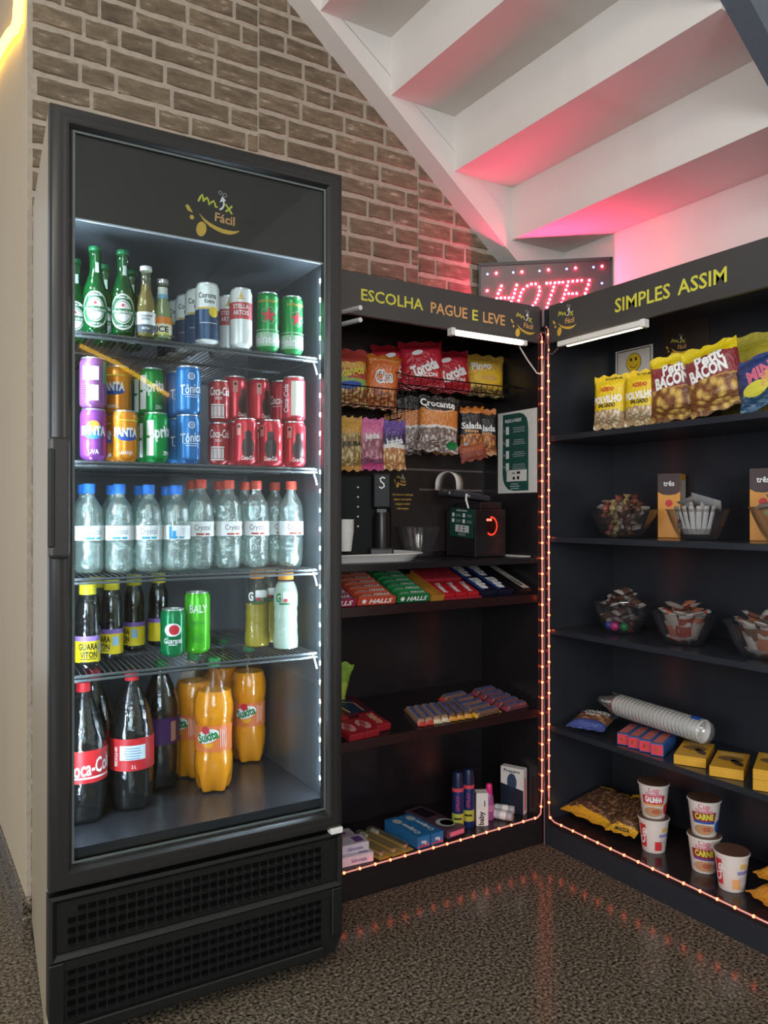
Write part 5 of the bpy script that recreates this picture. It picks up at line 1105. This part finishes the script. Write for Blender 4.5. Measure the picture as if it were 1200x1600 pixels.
def pile(c, r, h, layers, sp, jit=.003):
    out_ = []
    for li, (zf, rf) in enumerate(layers):
        R = rf * r; k = 0; rho = sp / 2 if li % 2 else 0.
        while rho <= R:
            n_ = 1 if rho == 0 else max(3, int(2 * PI * rho / sp))
            for j in range(n_):
                a = 2 * PI * j / n_ + li + rho * 30; out_.append((c[0] + rho * math.cos(a) + random.uniform(-jit, jit), c[1] + rho * math.sin(a) + random.uniform(-jit, jit), c[2] + zf * h + random.uniform(-jit, jit)))
            rho += sp
    return out_
R2 = RS[1] + .001; R3 = RS[2] + .001
c1 = (.122, -.240, R2); bowl('fluted_bowl', 'wide clear bowl of mixed wrapped sweets, left on the second right shelf', c1, .106, .090, 18, .03, BOWL)
P1 = pile(c1, .106, .09, ((.35, .40), (.58, .52), (.79, .66), (1.03, .74), (1.25, .5)), .038)
for k, (col, lb) in enumerate((('5a3c30', 'brown'), ('a8988a', 'silvery'), ('8a4a40', 'reddish'), ('8a7a50', 'golden'))):
    sweets('twist' if k != 1 else 'small', f'{lb} wrapped sweet in the wide bowl below the polvilho bags', f'{lb} sweets in the wide bowl', col, P1[k::4])
c2 = (.105, -.530, R2); bowl('fluted_bowl', 'clear bowl of white stick sweets, middle of the second right shelf', c2, .088, .090, 16, .03, BOWL)
pts_ = []; rots = []
for k in range(15):
    a = PI + (-1.35 + 2.7 * (k % 9) / 8) if k < 9 else 2 * PI * k / 6; rr_ = .052 if k < 9 else .022
    pts_.append((c2[0] + rr_ * math.cos(a), c2[1] + rr_ * math.sin(a), R2 + .058 + (.012 if k >= 9 else 0))); rots.append((PI / 2 + 0., -PI / 2 + .38 * math.cos(0) * (1 if k < 9 else .3), a + PI))
rots = [Euler((0, -PI / 2 + (.30 if k < 9 else .1), 0)).to_matrix() for k in range(15)]
rots = [(Matrix.Rotation(2 * 0 + math.atan2(p[1] - c2[1], p[0] - c2[0]), 3, 'Z') @ Matrix.Rotation(-PI / 2 + .30, 3, 'Y') ).to_euler() for p in pts_]
sweets('stick', 'white stick sweet standing upright in the middle bowl', 'white stick sweets', 'dcdcd8', pts_, 'stick_sweet', 'sweet', rots)
sweets('large', 'left clear grey sachet on top of the white stick sweets', 'grey sachets', '8c8c90', [(c2[0] + .01, c2[1] + .03, R2 + .108)], 'sachet', 'sachet', [(.5, .2, 1.2)])
sweets('large', 'right clear grey sachet on top of the white stick sweets', 'grey sachets', '8c8c90', [(c2[0] - .01, c2[1] - .035, R2 + .110)], 'sachet', 'sachet', [(.7, -.3, 1.9)])
sweets('large', 'pinkish sachet leaning in the left side of the stick sweet bowl', 'pink sachets', '8a5058', [(c2[0] - .030, c2[1] + .028, R2 + .072)], 'sachet', 'sachet', [(0, -1.25, -.9)])
c3 = (.120, -.805, R2); bowl('fluted_bowl', 'clear bowl of green and orange sweets cut by the picture edge', c3, .105, .095, 18, .03, BOWL)
P3 = pile(c3, .105, .095, ((.28, .34), (.52, .48), (.78, .60), (1.02, .66), (1.24, .45), (1.42, .2)), .042)
for k, (col, lb) in enumerate((('7a7a4a', 'olive'), ('a8603c', 'orange'), ('2f7a48', 'green'), ('8a8078', 'grey'))):
    sweets('small' if k % 2 else 'twist', f'{lb} wrapped sweet in the bowl at the right picture edge', f'{lb} sweets in the right edge bowl', col, P3[k::4])
c4 = (.135, -.225, R3); bowl('fluted_bowl', 'clear bowl with brown sweets and coloured foil balls, third right shelf', c4, .092, .098, 16, .03, BOWL)
Bp = [(c4[0] - .040 * math.cos(a), c4[1] - .040 * math.sin(a), R3 + .024) for a in (-.75, .05, .85)]
for p, col, lb in zip(Bp, ('2a50c8', 'd8308a', '1a7a48'), ('blue', 'pink', 'green')): sweets('ball', f'{lb} foil ball at the bottom of the bowl', None, col, [p], 'foil_ball')
sweets('small', 'brown wrapped sweet in the bowl with foil balls', 'brown sweets in the foil ball bowl', '5a4038', [p for p in pile(c4, .092, .098, ((.50, .48), (.74, .58), (.98, .66), (1.2, .58), (1.42, .35)), .043)])
sweets('twist', 'dark red wrapped sweet low in the bowl with foil balls', 'dark red sweets in the foil ball bowl', '7a3030', [(c4[0] + .01, c4[1] + .028, R3 + .030), (c4[0] + .024, c4[1], R3 + .032), (c4[0] + .012, c4[1] - .026, R3 + .030)])
def sach(c, r, h, n, cols, where, zt):
    i = 0
    for li, (zf, rf, m_) in enumerate(((.16, .25, 3), (.44, .40, 6), (.70, .48, 7), (.97, .52, 7), (1.2, .3, 3))):
        for j in range(m_):
            a = 2 * PI * j / m_ + li * .6; p = (c[0] + rf * r * math.cos(a), c[1] + rf * r * math.sin(a), c[2] + zf * h); col, lb = cols[i % len(cols)]; i += 1
            rim = li in (1, 2)
            eu = (Matrix.Rotation(a, 3, 'Z') @ Matrix.Rotation(-1.15 if rim else -.35, 3, 'Y') @ Matrix.Rotation(random.uniform(-.3, .3), 3, 'X')).to_euler()
            sweets('small' if not rim else 'med', f'{lb} sachet in the {where}', f'{lb} sachets in the {where}', col, [p], 'sachet', 'sachet', [eu])
_sm = sweet_mesh
def sweet_mesh(kind):
    if kind != 'med': return _sm(kind)
    b_ = _sm('large'); b_.v = [(x * .72, y * .85, z * .8) for x, y, z in b_.v]; return b_
c5 = (.115, -.475, R3); bowl('fluted_bowl', 'clear bowl of red sachets, middle of the third right shelf', c5, .092, .095, 16, .03, BOWL)
sach(c5, .092, .095, 26, (('8a3a30', 'red'), ('b06a50', 'copper'), ('8a3a30', 'red'), ('a89a90', 'silver')), 'middle bowl of the third shelf', .1)
c6 = (.105, -.735, R3); bowl('fluted_bowl', 'clear bowl of brown sachets at the right picture edge, third shelf', c6, .100, .095, 16, .03, BOWL)
sach(c6, .100, .095, 26, (('8a5038', 'brown'), ('c0b8b0', 'white'), ('a8684a', 'tan'), ('6a4a40', 'dark')), 'right edge bowl of the third shelf', .1)
def tres(label, x, y):
    hm = carton_box('tea_box', label, (x, y, R2), .070, .076, .205, 'd8902c', rz_ - 1.15 + PI / 2 + .0, [('front', xf(poly((-.0348, .045), (-.02, .036), (.0, .034), (.02, .036), (.0348, .045), (.0348, .102), (-.0348, .102))), mat('tea_maroon', '3a2226', .5), 'print'), ('front', xf(disc(.012, .012, 8), 0, .008), ink_r, 'emblem'),
                    ('right', xf(rect(.05, .075), 0, .045), ink_s, 'print'), ('right', xf(poly((-.037, -.10), (.037, -.10), (.037, .0), (-.01, -.01), (-.03, -.06))), mat('tea_dark', '3a3026', .5), 'print')], 'orange tea boxes')
    decal(hm, xf(text('três', .02, width=.034, h=.017), 0, .072), ink_w, flat((0, -.0388, .1025), (1, 0, 0), (0, 0, 1)))
tres('orange tea box with dark top, behind the wide sweet bowl', .260, -.320)
tres('orange tea box with dark top, behind the right edge sweet bowl', .245, -.650)

# fourth shelf of the right unit
R4 = RS[3] + .001
cp_ = bag('cookie_pack', 'blue and tan cookie pack lying at left of the fourth right shelf', .125, .15, .035, bagmat('cookie_film', [(0, '4a5a9a'), (.2, '3a4a8a'), (.28, 'b08a68'), (.62, '6a4a3c'), (.8, '3f6a9a')], (.28, .6, 'c89a70', '7a5038', 5)), (.020, -.170, R4 + .018), rz_ + .42, -1.45, 0, seed=41, texts=[bt('COOKIES', ink_w, .05, .72, .022, .09, 0), bt('MINI', ink_w, .0, .55, .016, .05)], cat='cookie pack')
rol = thing('cup_sleeve', 'long clear sleeve of white disposable cups lying across the boxes', 'cup', (.110, -.225, R4 + .096))
dv = Vector((.02, -.33, -.020)); ax = dv.normalized(); rol.rotation_euler = ax.to_track_quat('Z', 'Y').to_euler()
for k in range(24): B().lathe([(.029, 0), (.0335, .012), (.035, .0125), (.035, .0145), (.033, .0145)], 20, cap=False).ob('cup', white_plastic, rol, 40, loc=(0, 0, k * .0128))
B().lathe([(.004, -.075), (.012, -.07), (.022, -.03), (.0362, 0), (.0365, .30), (.030, .325), (.010, .332)], 20).ob('sleeve_film', clear('sleeve_film_plastic', 'f6f6f6', .05, 'e8e8ea', gl=.12, rough=.15), rol, 60)
decal(rol, xf(rect(.045, .040)), ink_b, cyl(.0369, .12, 2.2), 'label', cut=.006); decal(rol, xf(disc(.012, .014)), ink_k, cyl(.0369, .225, 2.5), 'print', cut=.006); decal(rol, xf(rect(.05, .03)), ink_b, cyl(.0369, .285, 2.9), 'label', cut=.006)
decal(rol, xf(text('Cup', .02, h=.016), rot=PI / 2), ink_w, cyl(.034, -.015, 2.6), cut=.006)
for k in range(4):
    y = -.292 - k * .0425
    carton_box('gelatin_box', f'small blue box with red front, {NM7[k]} from the left', (.092, y, R4), .0375, .135, .036, '2f5a9a', rz_ + .40, [('front', xf(rect(.033, .030)), mat('gel_red', 'd83a44', .45), 'print'), ('top', xf(rect(.027, .118), -.004), mat('gel_salmon', 'c06a62', .45), 'print'), ('front', xf(disc(.008, .007)), mat('gel_rose', 'e86a60', .45), 'print')], 'small blue and red boxes')
ybox = mat('box_ochre', 'd8a028', .45)
for k, (x, y, zz, lb) in enumerate(((.104, -.518, 0, 'flat ochre box, leftmost on the fourth right shelf'), (.100, -.636, 0, 'flat ochre box, middle on the fourth right shelf'), (.098, -.765, 0, 'flat ochre box, lower of the pair at the picture edge'), (.098, -.765, .0275, 'flat ochre box, upper of the pair at the picture edge'))):
    carton_box('snack_box', lb, (x, y, R4 + zz), .086, .165, .027, 'd09a28', rz_ + .48, [('top', xf(disc(.034, .022), .0, .01), mat('print_brown', '7a5a3c', .5), 'print'), ('top', xf(disc(.012, .03), .02, -.02, 1, .5), mat('print_dark_brown', '4a3428', .5), 'print'), ('top', xf(text('Passatempo' if 0 else 'Amendoim', .01, width=.06, h=.012), 0, .055), ink_w, 'lettering'), ('front', xf(rect(.086, .0012), 0, .004), ink_g, 'print')], 'flat ochre boxes')

# bottom shelf of the right unit
R5 = .0905
M_pas = bagmat('pasta_bag', [(0, 'd8a02c'), (.18, 'b08a58'), (.82, 'e0b030')], (.16, .84, '9a7450', '54392a', 12))
bag('pasta_bag', 'wide yellow and brown pasta bag lying at left on the bottom right shelf', .20, .205, .055, M_pas, (.048, -.134, R5 + .031), rz_, -1.38, 0, seed=51, cat='pasta bag', texts=[bt('MASSA', ink_k, 0, .9, .014)], group='pasta bags')
bag('pasta_bag', 'yellow and brown pasta bag lying in front, its yellow flap hanging out', .098, .20, .045, M_pas, (.046, -.292, R5 + .034), rz_ + .24, -1.26, .0, seed=52, cat='pasta bag', texts=[bt('MASSA', ink_k, 0, .08, .012)], group='pasta bags')
def cup(label, x, y, zz, style, off):
    p = (x, y, R5 + zz); t = thing('noodle_cup', label, 'noodle cup', p, face(p, off), 'instant noodle cups')
    rf = lambda z_: .0335 + (.0445 - .0335) * z_ / .100
    B().lathe([(.032, 0), (.0335, .002), (.0445, .098), (.0475, .0985), (.0475, .102), (.045, .1035)], 32).ob('cup_body', mat('cup_white', 'dcd6ce', .5), t, 40)
    B().lathe([(.0462, .1036), (.0462, .1046)], 32).ob('lid', mat('lid_brown', '6a4a3c', .4, .2), t)
    D = lambda sh, m, z_, a=0., nm='print': decal(t, sh, m, cone(rf, z_, a, .0007), nm, cut=(.006, .02))
    D2 = lambda sh, m, z_, a=0., nm='lettering': decal(t, sh, m, cone(rf, z_, a, .0013), nm, cut=(.006, .02))
    red = mat('cup_red', 'c8323a', .45)
    if style in 'abc':
        D2(xf(text('Cup', .02, width=.032, h=.017), 0, .006), ink_p, .086); D2(xf(text('Noodles', .02, width=.046, h=.013)), ink_p, .078)
        D(poly((-.033, -.014), (.030, -.014), (.034, .014), (-.036, .011)), mat('cup_maroon', '8a2a34', .45) if style != 'a' else red, .060)
        D2(text('CARNE' if style != 'a' else 'GALINHA', .05, width=.052, h=.017), ink_y if style != 'a' else ink_w, .061)
        D(xf(rect(.060, .008)), ink_b if style == 'b' else violet if style == 'c' else ink_o, .044)
        D(xf(disc(.028, .015)), mat('noodle_tan', 'b88a64', .5), .022); D(xf(disc(.012, .007)), mat('noodle_red', 'a84a38', .5), .024, .2); D(xf(disc(.012, .018)), ink_b if style != 'a' else red, .030, 1.15)
    else:
        D(xf(rect(.022, .070)), red, .052, -.95); D2(xf(text('Cup', .03, width=.05, h=.018), rot=1.4), ink_w, .052, -.95)
        D(xf(rect(.020, .014)), mat('cup_sand', 'd8b060', .5), .074, .75); D(xf(rect(.034, .010)), mat('cup_lilac', '8a86b8', .5), .056, .75); D2(lines(4, .030, .0014, .004), ink_s, .044, .75)
        D(xf(rect(.022, .028)), red if style == 'd' else ink_o, .024, .30)
cup('noodle cup with red name band, upper of the left stack', .105, -.372, .105, 'a', .0); cup('noodle cup turned to its back label, lower of the left stack', .105, -.372, 0, 'd', .1)
cup('noodle cup with yellow lettering and blue band, upper of the right stack', .118, -.540, .105, 'b', .0); cup('noodle cup with yellow lettering and violet band, lower of the right stack', .118, -.540, 0, 'c', .0)
cup('single noodle cup turned to its back label in front', .085, -.650, 0, 'e', .05)
M_oc = bagmat('ochre_bag', [(0, 'd8902c'), (.3, 'cf8a2c'), (.6, 'b09a78')], rough=.4)
bag('pasta_bag', 'ochre bag lying on the bottom shelf at the right picture edge, lower one', .13, .22, .05, M_oc, (.030, -.775, R5 + .026), rz_ - .35, -1.50, 0, seed=53, cat='pasta bag', group='ochre bags')
bag('pasta_bag', 'ochre bag lying on another at the right picture edge, upper one', .13, .22, .045, M_oc, (.045, -.790, R5 + .078), rz_ - .25, -1.45, 0, seed=54, cat='pasta bag', group='ochre bags')
